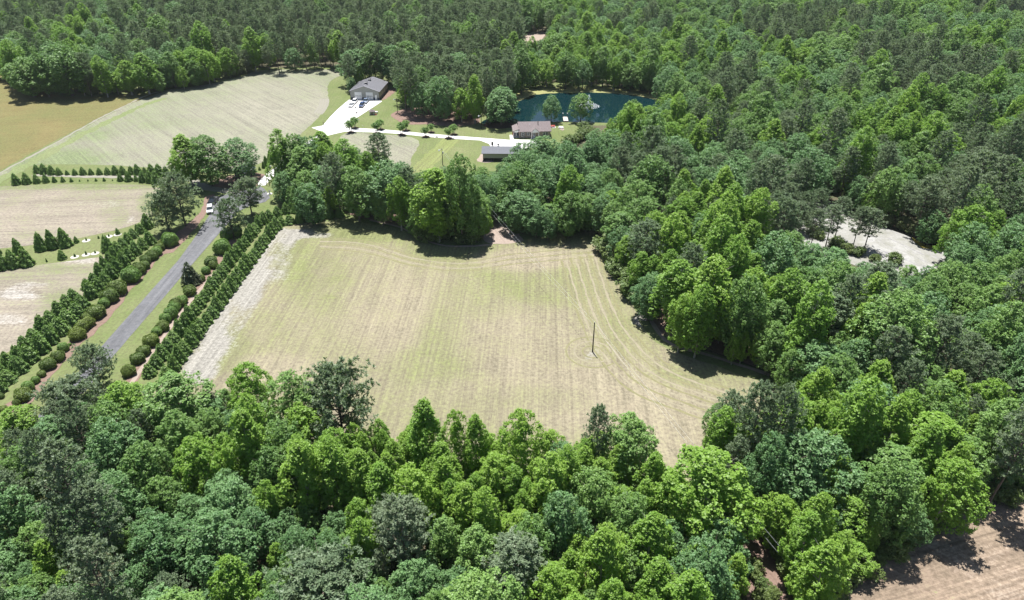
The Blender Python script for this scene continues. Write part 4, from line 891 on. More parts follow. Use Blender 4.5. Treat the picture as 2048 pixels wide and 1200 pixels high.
def zone(px, py):
    if py > 1020: return 'in the near wood ' + ('at bottom left' if px < 620 else ('at bottom middle' if px < 1240 else 'at bottom right'))
    if py > 800 and px < 1400: return ('below the near road end' if px < 420 else ('along the bottom left rim of the hay field' if px < 900 else 'on the bottom right rim of the hay field'))
    if py > 740: return 'in the wood above the bare brown field'
    if px > 1560 and py > 530: return 'between the granite and the bare field'
    if px > 1200 and py > 420 and px < 1600: return 'between the hay field and the granite'
    if px > 1560 and py > 380: return 'close around the granite outcrop'
    if px > 1180 and py > 230: return 'in the broad wood beyond the granite' if px > 1500 else 'right of the house and pond'
    if px > 820 and py > 260: return 'between the house and the hay field'
    if px > 520 and py > 250: return 'in the clump above the arborvitae bend'
    if px > 1020: return 'on the far side of the pond' if px < 1340 else 'in the far wood at the top right'
    if px > 760: return 'beside the straw bed and pond'
    if px > 500: return 'behind the garage and upper field'
    return 'in the far wood beyond the brown pasture'
def sizew(s): return 'small' if s < .72 else ('large' if s > 1.05 else 'mid-sized')
LAB = {'blue': 'bluish round-headed tree', 'mid': 'leafy green tree', 'yel': 'yellow-green pointed tree', 'pine': 'dark grey-green pine'}
INDIV = {}
fill.sort(key=lambda t: -t[6])
LIM = {'broad': 300 - ncount['broad'], 'tulip': 300 - ncount['tulip'], 'pine': 300 - ncount['pine']}
rest = {'broad': [], 'tulip': [], 'pine': []}; done = {'broad': 0, 'tulip': 0, 'pine': 0}
wholes = {}
for (x, y, sp, vi, sz, sr, sizepx) in fill:
    kd = 'tulip' if sp == 'yel' else ('pine' if sp == 'pine' else 'broad')
    q = proj(x, y, 11)
    infr = -20 < q[0] < 2068 and q[1] < 1230
    if done[kd] < LIM[kd] and infr:
        done[kd] += 1
        near = sizepx > 38 and (sp, vi) in wholes
        nm = {'broad': 'broadleaf_tree', 'tulip': 'yellow_green_tree', 'pine': 'pine_tree'}[kd]
        lab = sizew(sz) + ' ' + LAB[sp] + ' ' + zone(q[0], q[1])
        o = put(sp, nm, x, y, sz, lab, 'pine tree' if kd == 'pine' else 'tree', lab.replace('tree', 'trees').replace('pine ', 'pines '), near, sxy=sr, vi=vi, tilt=.03)
        INDIV.setdefault(lab, []).append((q[0], o))
        if not near and (sp, vi) not in wholes: wholes[(sp, vi)] = o
    else: rest[kd].append((x, y, sp, vi, sz, sr))

for lab, lst in INDIV.items():
    if 1 < len(lst) <= 34:
        for i, (_, o) in enumerate(sorted(lst, key=lambda t: t[0])): o['label'] = lab + ', ' + ordw(i + 1) + ' from left'
# the farther trees of each kind as one mass each (instanced on points)
def scatter(name, items, protos, label, cat):
    me = bpy.data.meshes.new(name); me.from_pydata([(i[0], i[1], 0) for i in items], [], [])
    for an, tp, vals in (('pick', 'INT', [i[2] for i in items]), ('sz', 'FLOAT_VECTOR', None), ('rz', 'FLOAT', [rnd.uniform(0, 6.28) for _ in items])):
        a = me.attributes.new(an, tp, 'POINT')
        if tp == 'FLOAT_VECTOR': a.data.foreach_set('vector', [c for i in items for c in (i[4], i[4], i[3])])
        else: a.data.foreach_set('value', vals)
    o = link(bpy.data.objects.new(name, me)); tag(o, label, cat, kind='stuff')
    ng = bpy.data.node_groups.new(name + '_nodes', 'GeometryNodeTree')
    ng.interface.new_socket('Geometry', in_out='INPUT', socket_type='NodeSocketGeometry'); ng.interface.new_socket('Geometry', in_out='OUTPUT', socket_type='NodeSocketGeometry')
    gi = ng.nodes.new('NodeGroupInput'); go = ng.nodes.new('NodeGroupOutput')
    jn = ng.nodes.new('GeometryNodeJoinGeometry')
    for pr in protos:
        oi = ng.nodes.new('GeometryNodeObjectInfo'); oi.inputs['Object'].default_value = pr; oi.inputs['As Instance'].default_value = True; oi.transform_space = 'ORIGINAL'
        ng.links.new(oi.outputs['Geometry'], jn.inputs[0])
    ip = ng.nodes.new('GeometryNodeInstanceOnPoints'); ip.inputs['Pick Instance'].default_value = True
    def att(n, t):
        a = ng.nodes.new('GeometryNodeInputNamedAttribute'); a.data_type = t; a.inputs[0].default_value = n
        return [s for s in a.outputs if s.enabled][0]
    cx = ng.nodes.new('ShaderNodeCombineXYZ'); ng.links.new(att('rz', 'FLOAT'), cx.inputs[2])
    ng.links.new(gi.outputs[0], ip.inputs['Points']); ng.links.new(jn.outputs[0], ip.inputs['Instance'])
    ng.links.new(att('pick', 'INT'), ip.inputs['Instance Index']); ng.links.new(att('sz', 'FLOAT_VECTOR'), ip.inputs['Scale']); ng.links.new(cx.outputs[0], ip.inputs['Rotation'])
    ng.links.new(ip.outputs[0], go.inputs[0])
    md = o.modifiers.new('scatter', 'NODES'); md.node_group = ng; return o
for kd, nm, lab, sps in (('broad', 'distant_broadleaf_trees', 'mass of farther green broadleaf trees filling the woods towards the top', ('blue', 'mid')),
                         ('tulip', 'distant_yellow_green_trees', 'farther bright yellow-green trees dotted through the woods', ('yel',)), ('pine', 'distant_pine_trees', 'farther dark pines massed along the top of the view', ('pine',))):
    for sp in sps:
        items = [(x, y, vi, sz, sr) for (x, y, s_, vi, sz, sr) in rest[kd] if s_ == sp]
        pr = [wholes[k] for k in sorted(wholes) if k[0] == sp]
        if items and pr: scatter(nm if sp != 'mid' else 'distant_leafy_trees', items, pr, lab if sp != 'mid' else 'farther mid-green leafy trees mixed through the woods towards the top', 'woods')
print('fill', len(fill), 'individual', done, 'rest', {k: len(v) for k, v in rest.items()})

# a dead snag standing proud of the thicket
g = G(1700, 945, 9); v_, q_ = trunk_limbs(10.5, .2, 10.5, 12, 3.2, 5.5, R_(5), 6)
ds = link(bpy.data.objects.new('dead_tree', np_mesh('dead_tree', [(v_, q_, M['palebark'])]))); ds.location = (g.x, g.y, 0)
tag(ds, 'bare pale dead tree poking out of the thicket above the bare field', 'dead tree')
# edge brush (low bushes) as counted individuals where they show
def bushes(px, sp, s0, s1, lab, group, kind='bush', nm='bush'):
    for i_, q in enumerate(along(px, sp)):
        s = rnd.uniform(s0, s1); put(kind, nm, q.x + rnd.uniform(-1, 1), q.y + rnd.uniform(-1, 1), s, ordw(i_ + 1) + ' ' + lab, 'bush', group, s > 1.1, sxy=s * rnd.uniform(.9, 1.2))
bushes([(1690, 400), (1702, 420), (1745, 437), (1790, 458), (1840, 476), (1890, 488), (1935, 505)], 4.2, .55, .85, 'pale straw-green bush along the upper rim of the granite', 'bushes along the granite rim', 'pale', 'pale_bush')
bushes([(1590, 425), (1605, 450), (1630, 475), (1680, 500), (1740, 520), (1800, 530)], 4.0, .6, 1.0, 'low scrub bush along the near side of the granite', 'scrub along the near side of the granite')
bushes([(340, 176), (400, 165), (460, 154), (500, 142)], 5, .8, 1.2, 'pale bush on the far edge of the upper field', 'pale bushes edging the upper field', 'pale', 'pale_bush')
bushes([(190, 188), (215, 187), (232, 180)], 5, .9, 1.2, 'pale blossoming bush on the pasture edge', 'pale bushes on the pasture edge', 'pale', 'pale_bush')
bushes([(1045, 458), (1100, 456), (1200, 452)], 4.5, 1.0, 1.5, 'low bush in the shade along the top of the hay field', 'bushes along the top of the hay field')
bushes([(860, 478), (900, 482), (975, 480)], 4.5, 1.0, 1.5, 'low bush at the foot of the tall trees by the hay field', 'bushes under the tall field-edge trees')
bushes([(1215, 500), (1240, 545), (1268, 590), (1290, 608)], 5, 1.0, 1.6, 'low bush along the right side of the hay field', 'bushes along the right side of the hay field')
bushes([(1620, 1215), (1670, 1180), (1740, 1132), (1830, 1075), (1910, 1028), (2050, 970)], 3.0, .6, 1.0, 'bush on the rim of the bare brown field', 'bushes on the rim of the bare field')
bushes([(1560, 1110), (1590, 1150), (1630, 1190)], 3.0, .7, 1.2, 'bush under the power line near the bottom', 'bushes under the power line')
bushes([(1500, 1130), (1510, 1160), (1545, 1175), (1530, 1200), (1560, 1195)], 2.0, .35, .6, 'small bush in the cleared gap at the bottom', 'bushes in the cleared gap')
bushes([(600, 392), (700, 415), (770, 432)], 5, 1.0, 1.5, 'low bush under the clump above the arborvitae bend', 'bushes under the clump')
bushes([(1170, 262), (1175, 275), (1130, 290)], 4, .9, 1.3, 'bush at the edge of the house lawn', 'bushes at the edge of the house lawn')

# ------------------------------------------------------------------ buildings
M['siding'] = plain('grey_metal_siding', (0.33, 0.33, 0.31), .6); M['roofg'] = plain('grey_metal_roof', (0.15, 0.15, 0.168), .6, .0, .12)
M['wains'] = plain('dark_wainscot', (0.035, 0.05, 0.08), .5); M['white'] = plain('white_paint', (0.80, 0.80, 0.80), .5, 0, .03)
M['trim'] = plain('dark_trim', (0.04, 0.04, 0.045), .5); M['brick'] = plain('tan_brick', (0.36, 0.29, 0.25), .9, 0, .3, 5)
M['shingle'] = plain('brownish_shingles', (0.175, 0.145, 0.145), .95, 0, .3, 4); M['glass'] = plain('window_glass', (0.03, 0.04, 0.05), .08)
M['stone'] = plain('dark_fieldstone', (0.12, 0.12, 0.14), .9, 0, .4, 2); M['tin'] = plain('pale_tin_roof', (0.70, 0.71, 0.75), .45)
M['wood'] = plain('weathered_wood', (0.16, 0.12, 0.09), .9, 0, .3, 4); M['deck'] = plain('deck_boards', (0.52, 0.45, 0.40), .8, 0, .15)
M['pole'] = plain('creosote_pole', (0.06, 0.05, 0.045), .9); M['metal'] = plain('galvanised_metal', (0.55, 0.56, 0.58), .35, .5)
M['red'] = plain('red_plastic', (0.45, 0.07, 0.05), .4); M['wire'] = plain('aluminium_wire', (0.55, 0.58, 0.60), .4)
def frame_at(a, b):
    A, B = G(*a), G(*b); d = B - A; return A, d.length, math.atan2(d.y, d.x)
def depth_to(b, c, rz):
    d = G(*c) - G(*b); return abs(-math.sin(rz) * d.x + math.cos(rz) * d.y)

# garage
A, W, rz = frame_at((701, 199.6), (759.2, 200)); D = depth_to((759.2, 200), (775.8, 180.4), rz)
dirv = G(775.8, 180.4) - G(759.2, 200)
rz += 0.0
EH = h_at(701, 199.6, 182.7) * 0.98; RH = EH + W * .17
skew = (dirv.x * math.cos(rz) + dirv.y * math.sin(rz))
# the building is square: turn it so that its long side runs along the seen flank
rz = math.atan2(dirv.y, dirv.x) - math.pi / 2; D = dirv.length
Bp = G(759.2, 200); W = 13.6
org = Vector((Bp.x - W * math.cos(rz), Bp.y - W * math.sin(rz), 0))
rz0 = rz
gar = tag(empty('garage', org, rz), 'grey metal garage with two white roll-up doors at the head of the driveway', 'garage')
b = MB(); b.prism([(0, 0), (W, 0), (W, EH), (W / 2, RH), (0, EH)], 0, D, M['siding']); b.build('wall', gar)
b = MB(); b.box(-.03, W + .03, -.03, D + .03, 0, 1.1, M['wains']); b.build('wainscot', gar)
for s in (0, 1):
    b = MB(); x0, x1 = (-.45, W / 2) if s == 0 else (W / 2, W + .45)
    z0, z1 = (EH - .45 * .34, RH) if s == 0 else (RH, EH - .45 * .34)
    b.prism([(x0, z0 + .02), (x1, z1 + .02), (x1, z1 + .17), (x0, z0 + .17)], -.45, D + .45, M['roofg']); b.build('roof', gar)
b = MB()
for k in range(1, 16):
    for s in (0, 1):
        y = D * k / 16
        if s == 0: b.prism([(-.4, EH - .13 + .19), (W / 2 - .1, RH + .15), (W / 2 - .1, RH + .20), (-.4, EH - .13 + .24)], y, y + .06, M['roofg'])
        else: b.prism([(W / 2 + .1, RH + .15), (W + .4, EH - .13 + .19), (W + .4, EH - .13 + .24), (W / 2 + .1, RH + .20)], y, y + .06, M['roofg'])
o = b.build('roof_seam', gar); o['kind'] = 'stuff'
for k, yy in enumerate((D * .25, D * .62)):
    b = MB(); b.box(W / 2 - .55, W / 2 + .55, yy - .6, yy + .6, RH - .1, RH + .75, M['wains']); b.box(W / 2 - .75, W / 2 + .75, yy - .8, yy + .8, RH + .75, RH + .9, M['trim'], .25); b.build('roof_vent', gar)
for x0 in (2.1, 7.4):
    dd = MB(); dd.box(x0, x0 + 3.3, -.10, -.04, .05, 3.45, M['white']); d_ = dd.build('garage_door', gar)
    for k in range(5):
        b = MB(); b.box(x0 + .05, x0 + 3.25, -.14, -.101, .08 + k * .68, .08 + k * .68 + .64, M['white']); b.build('panel', d_)
    b = MB()
    for j in range(4): b.box(x0 + .3 + j * .75, x0 + .8 + j * .75, -.17, -.142, 1.6, 1.85, M['glass'])
    b.build('door_window', d_)
b = MB(); b.box(W - 2.0, W - 1.1, -.12, -.04, .05, 2.25, M['white']); b.build('side_door', gar)
for x0 in (-.06, W - .06): 
    b = MB(); b.box(x0, x0 + .14, -.14, -.02, 0, EH, M['trim']); b.build('corner_trim', gar)
for y0 in (D * .3, D * .5, D * .7):
    b = MB(); b.box(W + .02, W + .08, y0, y0 + .25, 1.1, EH - .3, M['trim']); b.build('downpipe', gar)

# house
A, W, rz = frame_at((1038.4, 276.5), (1100.5, 275.2)); D = 9.0; EH = 2.8; RH = 5.1
hs = tag(empty('house', A, rz), 'small tan brick house with brownish shingle roof beside the pond', 'house')
b = MB(); b.prism([(0, 0), (D, 0), (D, EH), (D / 2, RH), (0, EH)], 0, W, M['brick'], axis='x'); b.build('wall', hs)
sl = (RH - EH) / (D / 2)
for s in (0, 1):
    b = MB(); y0, y1 = (-.5, D / 2) if s == 0 else (D / 2, D + .5); z0, z1 = (EH - .5 * sl, RH) if s == 0 else (RH, EH - .5 * sl)
    b.prism([(y0, z0 + .02), (y1, z1 + .02), (y1, z1 + .2), (y0, z0 + .2)], -.35, W + .35, M['shingle'], axis='x'); b.build('roof', hs)
pg = 2.9; gx = W * .50
b = MB(); b.prism([(gx - 1.6, EH - .1), (gx + 1.6, EH - .1), (gx, EH + 1.35)], -1.6, -1.45, M['white']); b.build('porch_gable', hs)
for s in (-1, 1):
    b = MB(); b.prism([(gx, EH + 1.42), (gx + s * 1.8, EH - .15), (gx + s * 1.8, EH), (gx, EH + 1.57)], -1.75, 2.6, M['shingle']); b.build('porch_roof', hs)
for s in (-1, 1):
    b = MB(); b.box(gx + s * 1.4 - .09, gx + s * 1.4 + .09, -1.58, -1.40, 0, EH - .1, M['white']); b.build('porch_post', hs)
b = MB(); b.box(gx - 1.7, gx + 1.7, -1.7, -.02, 0, .2, M['conc']); b.build('porch_step', hs)
b = MB(); b.box(gx - .75, gx + .15, -.09, -.01, .2, 2.3, M['white']); d_ = b.build('front_door', hs)
b = MB(); b.box(gx - .5, gx - .1, -.12, -.091, 1.0, 2.1, M['glass']); b.build('door_window', d_)
for (x0, w, z0) in ((W * .075, .95, .75), (W * .255, .95, 1.1), (W * .77, .8, 1.1), (W * .85, .8, 1.1)):
    b = MB(); b.box(x0 - .1, x0 + w + .1, -.08, -.01, z0 - .1, 2.35, M['white']); wd = b.build('window', hs)
    for zz in (z0, z0 + (2.25 - z0) / 2 + .03):
        b = MB(); b.box(x0, x0 + w, -.1, -.081, zz, zz + (2.25 - z0) / 2 - .03, M['glass']); b.build('pane', wd)
    if x0 < W * .6:
        for s in (x0 - .5, x0 + w + .14):
            b = MB(); b.box(s, s + .36, -.09, -.01, z0 - .1, 2.35, M['trim']); b.build('shutter', hs)
b = MB(); b.tube([(W * .62, D * .34, EH + 1), (W * .62, D * .34, RH + .9)], [.14, .14], M['trim']); b.build('vent_pipe', hs)
b = MB(); b.tube([(W * .35, D * .3, EH + 1), (W * .35, D * .3, EH + 2.0)], [.1, .1], M['white']); b.build('vent_pipe', hs)
# side porch wing
b = MB(); b.box(-2.2, 0, .6, D - 1.5, 0, .25, M['conc']); b.build('porch_step', hs)
b = MB(); b.prism([(-2.5, EH - .25), (.05, EH + .75), (.05, EH + .9), (-2.5, EH - .1)], .2, D - 1.2, M['shingle']); b.build('side_porch_roof', hs)
b = MB(); b.prism([(-2.35, EH - .35), (-.02, EH - .35), (-.02, EH + .55)], .35, .45, M['white']); b.build('side_porch_gable', hs)
for (x, y) in ((-2.2, .45), (-1.2, .45), (-2.2, D - 1.6)):
    b = MB(); b.box(x - .08, x + .08, y - .08, y + .08, 0, EH - .33, M['white']); b.build('porch_post', hs)

# chairs by the side porch, picnic table, patio
def chair(px, py, rz, mat, lab, grp=None):
    t = tag(empty('lawn_chair', G(px, py), rz), lab, 'chair', grp)
    b = MB(); b.box(-.3, .3, -.3, .3, .38, .44, mat); b.build('seat', t)
    b = MB(); b.prism([(.24, .42), (.30, .42), (.42, 1.05), (.36, 1.05)], -.3, .3, mat); b.build('backrest', t)
    for sx in (-.27, .22):
        for sy in (-.27, .22):
            b = MB(); b.box(sx, sx + .05, sy, sy + .05, .07, .38, mat); b.build('leg', t)
chair(1026, 268, 1.2, M['red'], 'red lawn chair, upper of two beside the house porch'); chair(1026.5, 272, 1.4, M['red'], 'red lawn chair, lower of two beside the house porch')
def picnic(px, py, rz, lab, mat):
    t = tag(empty('picnic_table', G(px, py), rz), lab, 'picnic table')
    b = MB(); b.box(-1.0, 1.0, -.4, .4, .70, .76, mat); b.build('table_top', t)
    for y in (-.85, .6): b = MB(); b.box(-1.0, 1.0, y, y + .26, .40, .45, mat); b.build('bench', t)
    for x in (-.75, .65): b = MB(); b.box(x, x + .1, -.8, .8, .32, .40, mat); b.box(x, x + .1, -.35, -.25, 0.02, .70, mat); b.box(x, x + .1, .25, .35, 0.02, .70, mat); b.build('leg', t)
sheet('mulch_bed', [(1117, 256), (1122, 253), (1128, 258), (1127, 261), (1120, 260)], 0.07, M['straw'], step=.8)
picnic(1122, 257, -.5, 'white picnic table on the lawn right of the house', M['white'])
sheet('patio', [(1101, 251), (1109, 252), (1111, 256), (1103, 256)], 0.07, M['conc'], step=.8, rough=.05)
picnic(1105, 254.4, .1, 'reddish picnic table on the pale patio at the house corner', M['red'])

# long outbuilding
A, _, _ = frame_at((966, 322), (1030, 323)); W = 13.5; D = 6.0; EH = 3.0; RH = 4.4; rz = -.02
ob = tag(empty('outbuilding', A, rz), 'long open-fronted outbuilding with pale grey roof, half hidden by trees', 'outbuilding')
b = MB(); b.box(0, W, 0, .12, 1.1, EH, M['siding']); b.box(0, .12, .12, D, 0, EH, M['siding']); b.box(W - .12, W, .12, D, 0, EH, M['siding']); b.box(.12, W - .12, D - .12, D, 0, EH, M['siding']); b.build('wall', ob)
for k in range(5): b = MB(); b.box(.05 + k * (W - .3) / 4, .25 + k * (W - .3) / 4, -.02, .10, 0, 1.098, M['trim']); b.build('post', ob)
sl = (RH - EH) / (D / 2)
for s in (0, 1):
    b = MB(); y0, y1 = (-.5, D / 2) if s == 0 else (D / 2, D + .5); z0, z1 = (EH - .5 * sl, RH) if s == 0 else (RH, EH - .5 * sl)
    b.prism([(y0, z0 + .05), (y1, z1 + .05), (y1, z1 + .2), (y0, z0 + .2)], -.5, W + .5, M['roofg'] if 0 else M['lroof'] if 'lroof' in M else M.setdefault('lroof', plain('light_grey_roof', (0.15, 0.155, 0.175), .95)), axis='x'); b.build('roof', ob)
for k in range(1, 1): pass
for (px, py, h, lab) in ((984.8, 292.5, 1.8, 'dark upright barrel smoker standing behind the outbuilding roof'), (996.5, 291.7, .9, 'small dark grill beyond the outbuilding roof')):
    t = tag(empty('grill', G(px, py), 0), lab, 'grill')
    b = MB(); b.tube([(0, 0, .35), (0, 0, .5), (0, 0, h - .2), (0, 0, h)], [.25, .42, .42, .2], M['trim'], 12); b.build('barrel', t)
    for a in range(3): b = MB(); b.tube([(.3 * math.cos(a * 2.1), .3 * math.sin(a * 2.1), 0.06), (.2 * math.cos(a * 2.1), .2 * math.sin(a * 2.1), .45)], [.04, .04], M['trim'], 5); b.build('leg', t)

# roadside cottage
Bp = G(491, 358); dirv = G(507.4, 350) - Bp; rz = math.atan2(dirv.y, dirv.x) - math.pi / 2; D = max(dirv.length, 5.0); W = 4.6; EH = 2.5; RH = 4.0
org = Vector((Bp.x - W * math.cos(rz), Bp.y - W * math.sin(rz), 0))
ct = tag(empty('cottage', org, rz), 'dark stone cottage with pale tin roof under the spreading oak', 'cottage')
b = MB(); b.prism([(0, 0), (W, 0), (W, EH), (W / 2, RH), (0, EH)], 0, D, M['stone']); b.build('wall', ct)
for s in (0, 1):
    b = MB(); sl = (RH - EH) / (W / 2); x0, x1 = (-.5, W / 2) if s == 0 else (W / 2, W + .5); z0, z1 = (EH - .5 * sl, RH) if s == 0 else (RH, EH - .5 * sl)
    b.prism([(x0, z0 + .02), (x1, z1 + .02), (x1, z1 + .12), (x0, z0 + .12)], -.5, D + .4, M['tin']); b.build('roof', ct)
b = MB(); b.box(W + .01, W + .07, D * .55, D * .55 + .9, 0, 2.0, M['trim']); b.build('door', ct)
b = MB(); b.box(W + .01, W + .07, D * .2, D * .2 + .8, 1.0, 1.8, M['white']); w_ = b.build('window', ct)
b = MB(); b.box(W + .071, W + .09, D * .2 + .08, D * .2 + .72, 1.08, 1.72, M['glass']); b.build('pane', w_)
b = MB(); b.box(W * .35, W * .6, -.06, -.01, 0.1, 2.0, M['wood']); b.build('front_door', ct)

# well house + tank
A, _, _ = frame_at((739.5, 230.5), (749.5, 230.5))
wh = tag(empty('well_house', A, .1), 'little dark well house with peaked roof on the lawn by the driveway', 'shed')
b = MB(); b.box(0, 2.1, 0, 1.8, 0, 1.5, M['siding']); b.build('wall', wh)
b = MB(); b.add([(-.25, -.25, 1.5), (2.35, -.25, 1.5), (2.35, 2.05, 1.5), (-.25, 2.05, 1.5), (1.05, .9, 2.45)], [(0, 1, 4), (1, 2, 4), (2, 3, 4), (3, 0, 4), (3, 2, 1, 0)], M['shingle']); b.build('roof', wh)
b = MB(); b.box(.7, 1.4, -.05, -.005, .05, 1.35, M['wood']); b.build('door', wh)
A = G(752, 227.5)
b = MB(); b.tube([(-.9, 0, .7), (-.75, 0, .7), (.75, 0, .7), (.9, 0, .7)], [.2, .42, .42, .2], M['white'], 12); b.box(-.6, -.45, -.3, .3, 0.02, .35, M['metal']); b.box(.45, .6, -.3, .3, 0.02, .35, M['metal'])
t = tag(b.build('propane_tank'), 'white propane tank beside the little well house', 'tank'); t.location = A
b = MB(); b.box(-.5, .5, -.3, .3, 0.02, .12, M['conc'], .02); b.box(-.4, .4, -.2, .2, .12, .5, M['red'], .06); t = tag(b.build('utility_box'), 'small pinkish utility box in front of the propane tank', 'box'); t.location = G(752, 230.6)

# ------------------------------------------------------------------ poles and power line
def pole(px, base, top, lab, cat='utility pole', lamp=True, arm=False):
    A = G(px, base); H = h_at(px, base, top)
    t = tag(empty('utility_pole' if arm or not lamp else 'light_pole', A, 0), lab, cat)
    b = MB(); b.tube([(0, 0, -.2), (0, 0, H * .5), (0, 0, H)], [.15, .13, .10], M['pole'], 8); b.build('shaft', t)
    if lamp:
        b = MB(); b.tube([(0, 0, H - .5), (-.5, -.3, H - .25), (-.95, -.5, H - .3)], [.05, .05, .05], M['metal'], 5); b.build('lamp_arm', t)
        b = MB(); b.tube([(-1.0, -.52, H - .75), (-1.0, -.52, H - .45), (-1.0, -.52, H - .2)], [.32, .25, .08], M['white'], 10); b.build('lamp_head', t)
    if arm:
        b = MB(); b.tube([(.28, -.1, H - 2.0), (.28, -.1, H - 1.2)], [.24, .24], M['metal'], 10); b.build('transformer', t)
    b = MB(); b.tube([(0, 0, H), (0, 0, H + .18)], [.06, .05], M['white'], 6); b.build('insulator', t)
    return A, H
pole(795.5, 226, 196, 'dark light pole at the tip of the straw bed beside the garage', 'light pole')
pole(963, 257.5, 229, 'light pole on the lawn left of the house', 'light pole')
pole(554, 367.5, 329, 'light pole beside the driveway gate near the cottage', 'light pole')
p1, h1 = pole(885.5, 330, 297, 'utility pole with transformer in front of the long driveway', lamp=True, arm=True)
p2, h2 = pole(1185, 704, 645, 'lone dark utility pole standing in the hay field', lamp=False)
d = (p2 - p1); p3 = p2 + d * 1.02
b = MB(); b.tube([(0, 0, -.2), (0, 0, h2)], [.19, .12], M['pole'], 8)
def wire(a, b_, z0, z1, sag, side, lab):
    n = 24; perp = Vector((-d.y, d.x, 0)).normalized() * side; pts = []
    for i in range(n + 1):
        t = i / n; q = a.lerp(b_, t) + perp * math.sin(math.pi * t) * 0 + perp; pts.append((q.x, q.y, z0 + (z1 - z0) * t - sag * 4 * t * (1 - t)))
    m_ = MB(); m_.tube(pts, [.011] * (n + 1), M['wire'], 4); tag(m_.build('power_line'), lab, 'power line', None)
wire(p1, p2, h1 + .1, h2 + .1, 1.4, 0.0, 'upper overhead wire from the driveway pole to the field pole')
wire(p1, p2, h1 - 1.0, h2 - 1.0, 1.8, 0.12, 'lower overhead wire from the driveway pole to the field pole')
wire(p2, p3, h2 + .1, h2 + .1, 1.4, 0.0, 'upper overhead wire from the field pole towards the bottom right gap')
wire(p2, p3, h2 - 1.0, h2 - 1.0, 1.8, 0.12, 'lower overhead wire from the field pole towards the bottom right gap')

# ------------------------------------------------------------------ dock and fountain
A = G(1131.5, 240); t = tag(empty('dock', (G(1127.2, 244.2).x, G(1127.2, 244.2).y, 0), 0.0), 'small wooden dock with two lamp posts on the pond behind the house', 'dock')
L = G(1127, 235.7).y - G(1127, 244.2).y
k_ = int(L / .3)
bd = None
for k in range(k_):
    if bd is None: b = MB(); b.box(0, 2.0, 0, .27, .45, .50, M['deck']); o = b.build('plank', t); bd = o.data
    else: o = link(bpy.data.objects.new('plank', bd), t)
    o.location = (0, k * .3, 0)
b = MB(); b.box(.1, .2, .05, L, .3, .45, M['wood']); b.box(1.8, 1.9, .05, L, .3, .45, M['wood']); b.build('beam', t)
for x in (0.0, 1.9):
    b = MB(); b.tube([(x, L - .3, 0), (x, L - .3, 1.9)], [.07, .07], M['wood'], 6); ps = b.build('post', t)
    b = MB(); b.tube([(x, L - .3, 1.9), (x, L - .3, 2.1), (x, L - .3, 2.3)], [.1, .22, .05], M['white'], 8); b.build('lamp_head', ps)
m, nt, b_ = new_mat('spray_water'); b_.inputs['Base Color'].default_value = (.85, .9, .93, 1); b_.inputs['Roughness'].default_value = .5; M['spray'] = m
fx = G(1177, 212); rng = np.random.default_rng(9)
N = 2600; a = rng.uniform(0, 6.283, N); t_ = rng.uniform(0, 1, N); R0 = rng.uniform(.15, 1, N) * 4.2
hz = 4.6 * (1 - .35 * (R0 / 4.2))
x_ = R0 * t_ * np.cos(a); y_ = R0 * t_ * np.sin(a); z_ = hz * (1.2 * t_ * (1 - t_) * 2 * (1 - t_) ** .0) * (1 - t_) ** .2
jet = rng.uniform(size=N) < .45; zz = rng.uniform(0, 4.9, N); x_ = np.where(jet, rng.normal(0, .10, N) * (1 + zz * .25), x_); y_ = np.where(jet, rng.normal(0, .10, N) * (1 + zz * .25), y_); z_ = np.where(jet, zz, z_)
v, q = cards(np.stack([x_, y_, z_ + .06], 1), rng.normal(size=(N, 3)), np.full(N, .13), 1, rng)
ft = empty('fountain', (fx.x, fx.y, 0)); tag(ft, 'white fountain jet spraying up from the pond', 'fountain')
link(bpy.data.objects.new('spray', np_mesh('spray', [(v, q, M['spray'])])), ft)
N = 2600; a = rng.uniform(0, 6.283, N); r = 5.0 * np.sqrt(rng.uniform(.1, 1, N)); v, q = cards(np.stack([r * np.cos(a), r * np.sin(a), rng.uniform(.05, .09, N)], 1), np.tile([0, 0, 1.], (N, 1)), rng.uniform(.06, .2, N), .6, rng)
link(bpy.data.objects.new('foam', np_mesh('foam', [(v, q, M['spray'])])), ft)
b = MB(); b.tube([(0, 0, .03), (0, 0, .14)], [.5, .4], M['trim'], 10); b.build('float', ft)

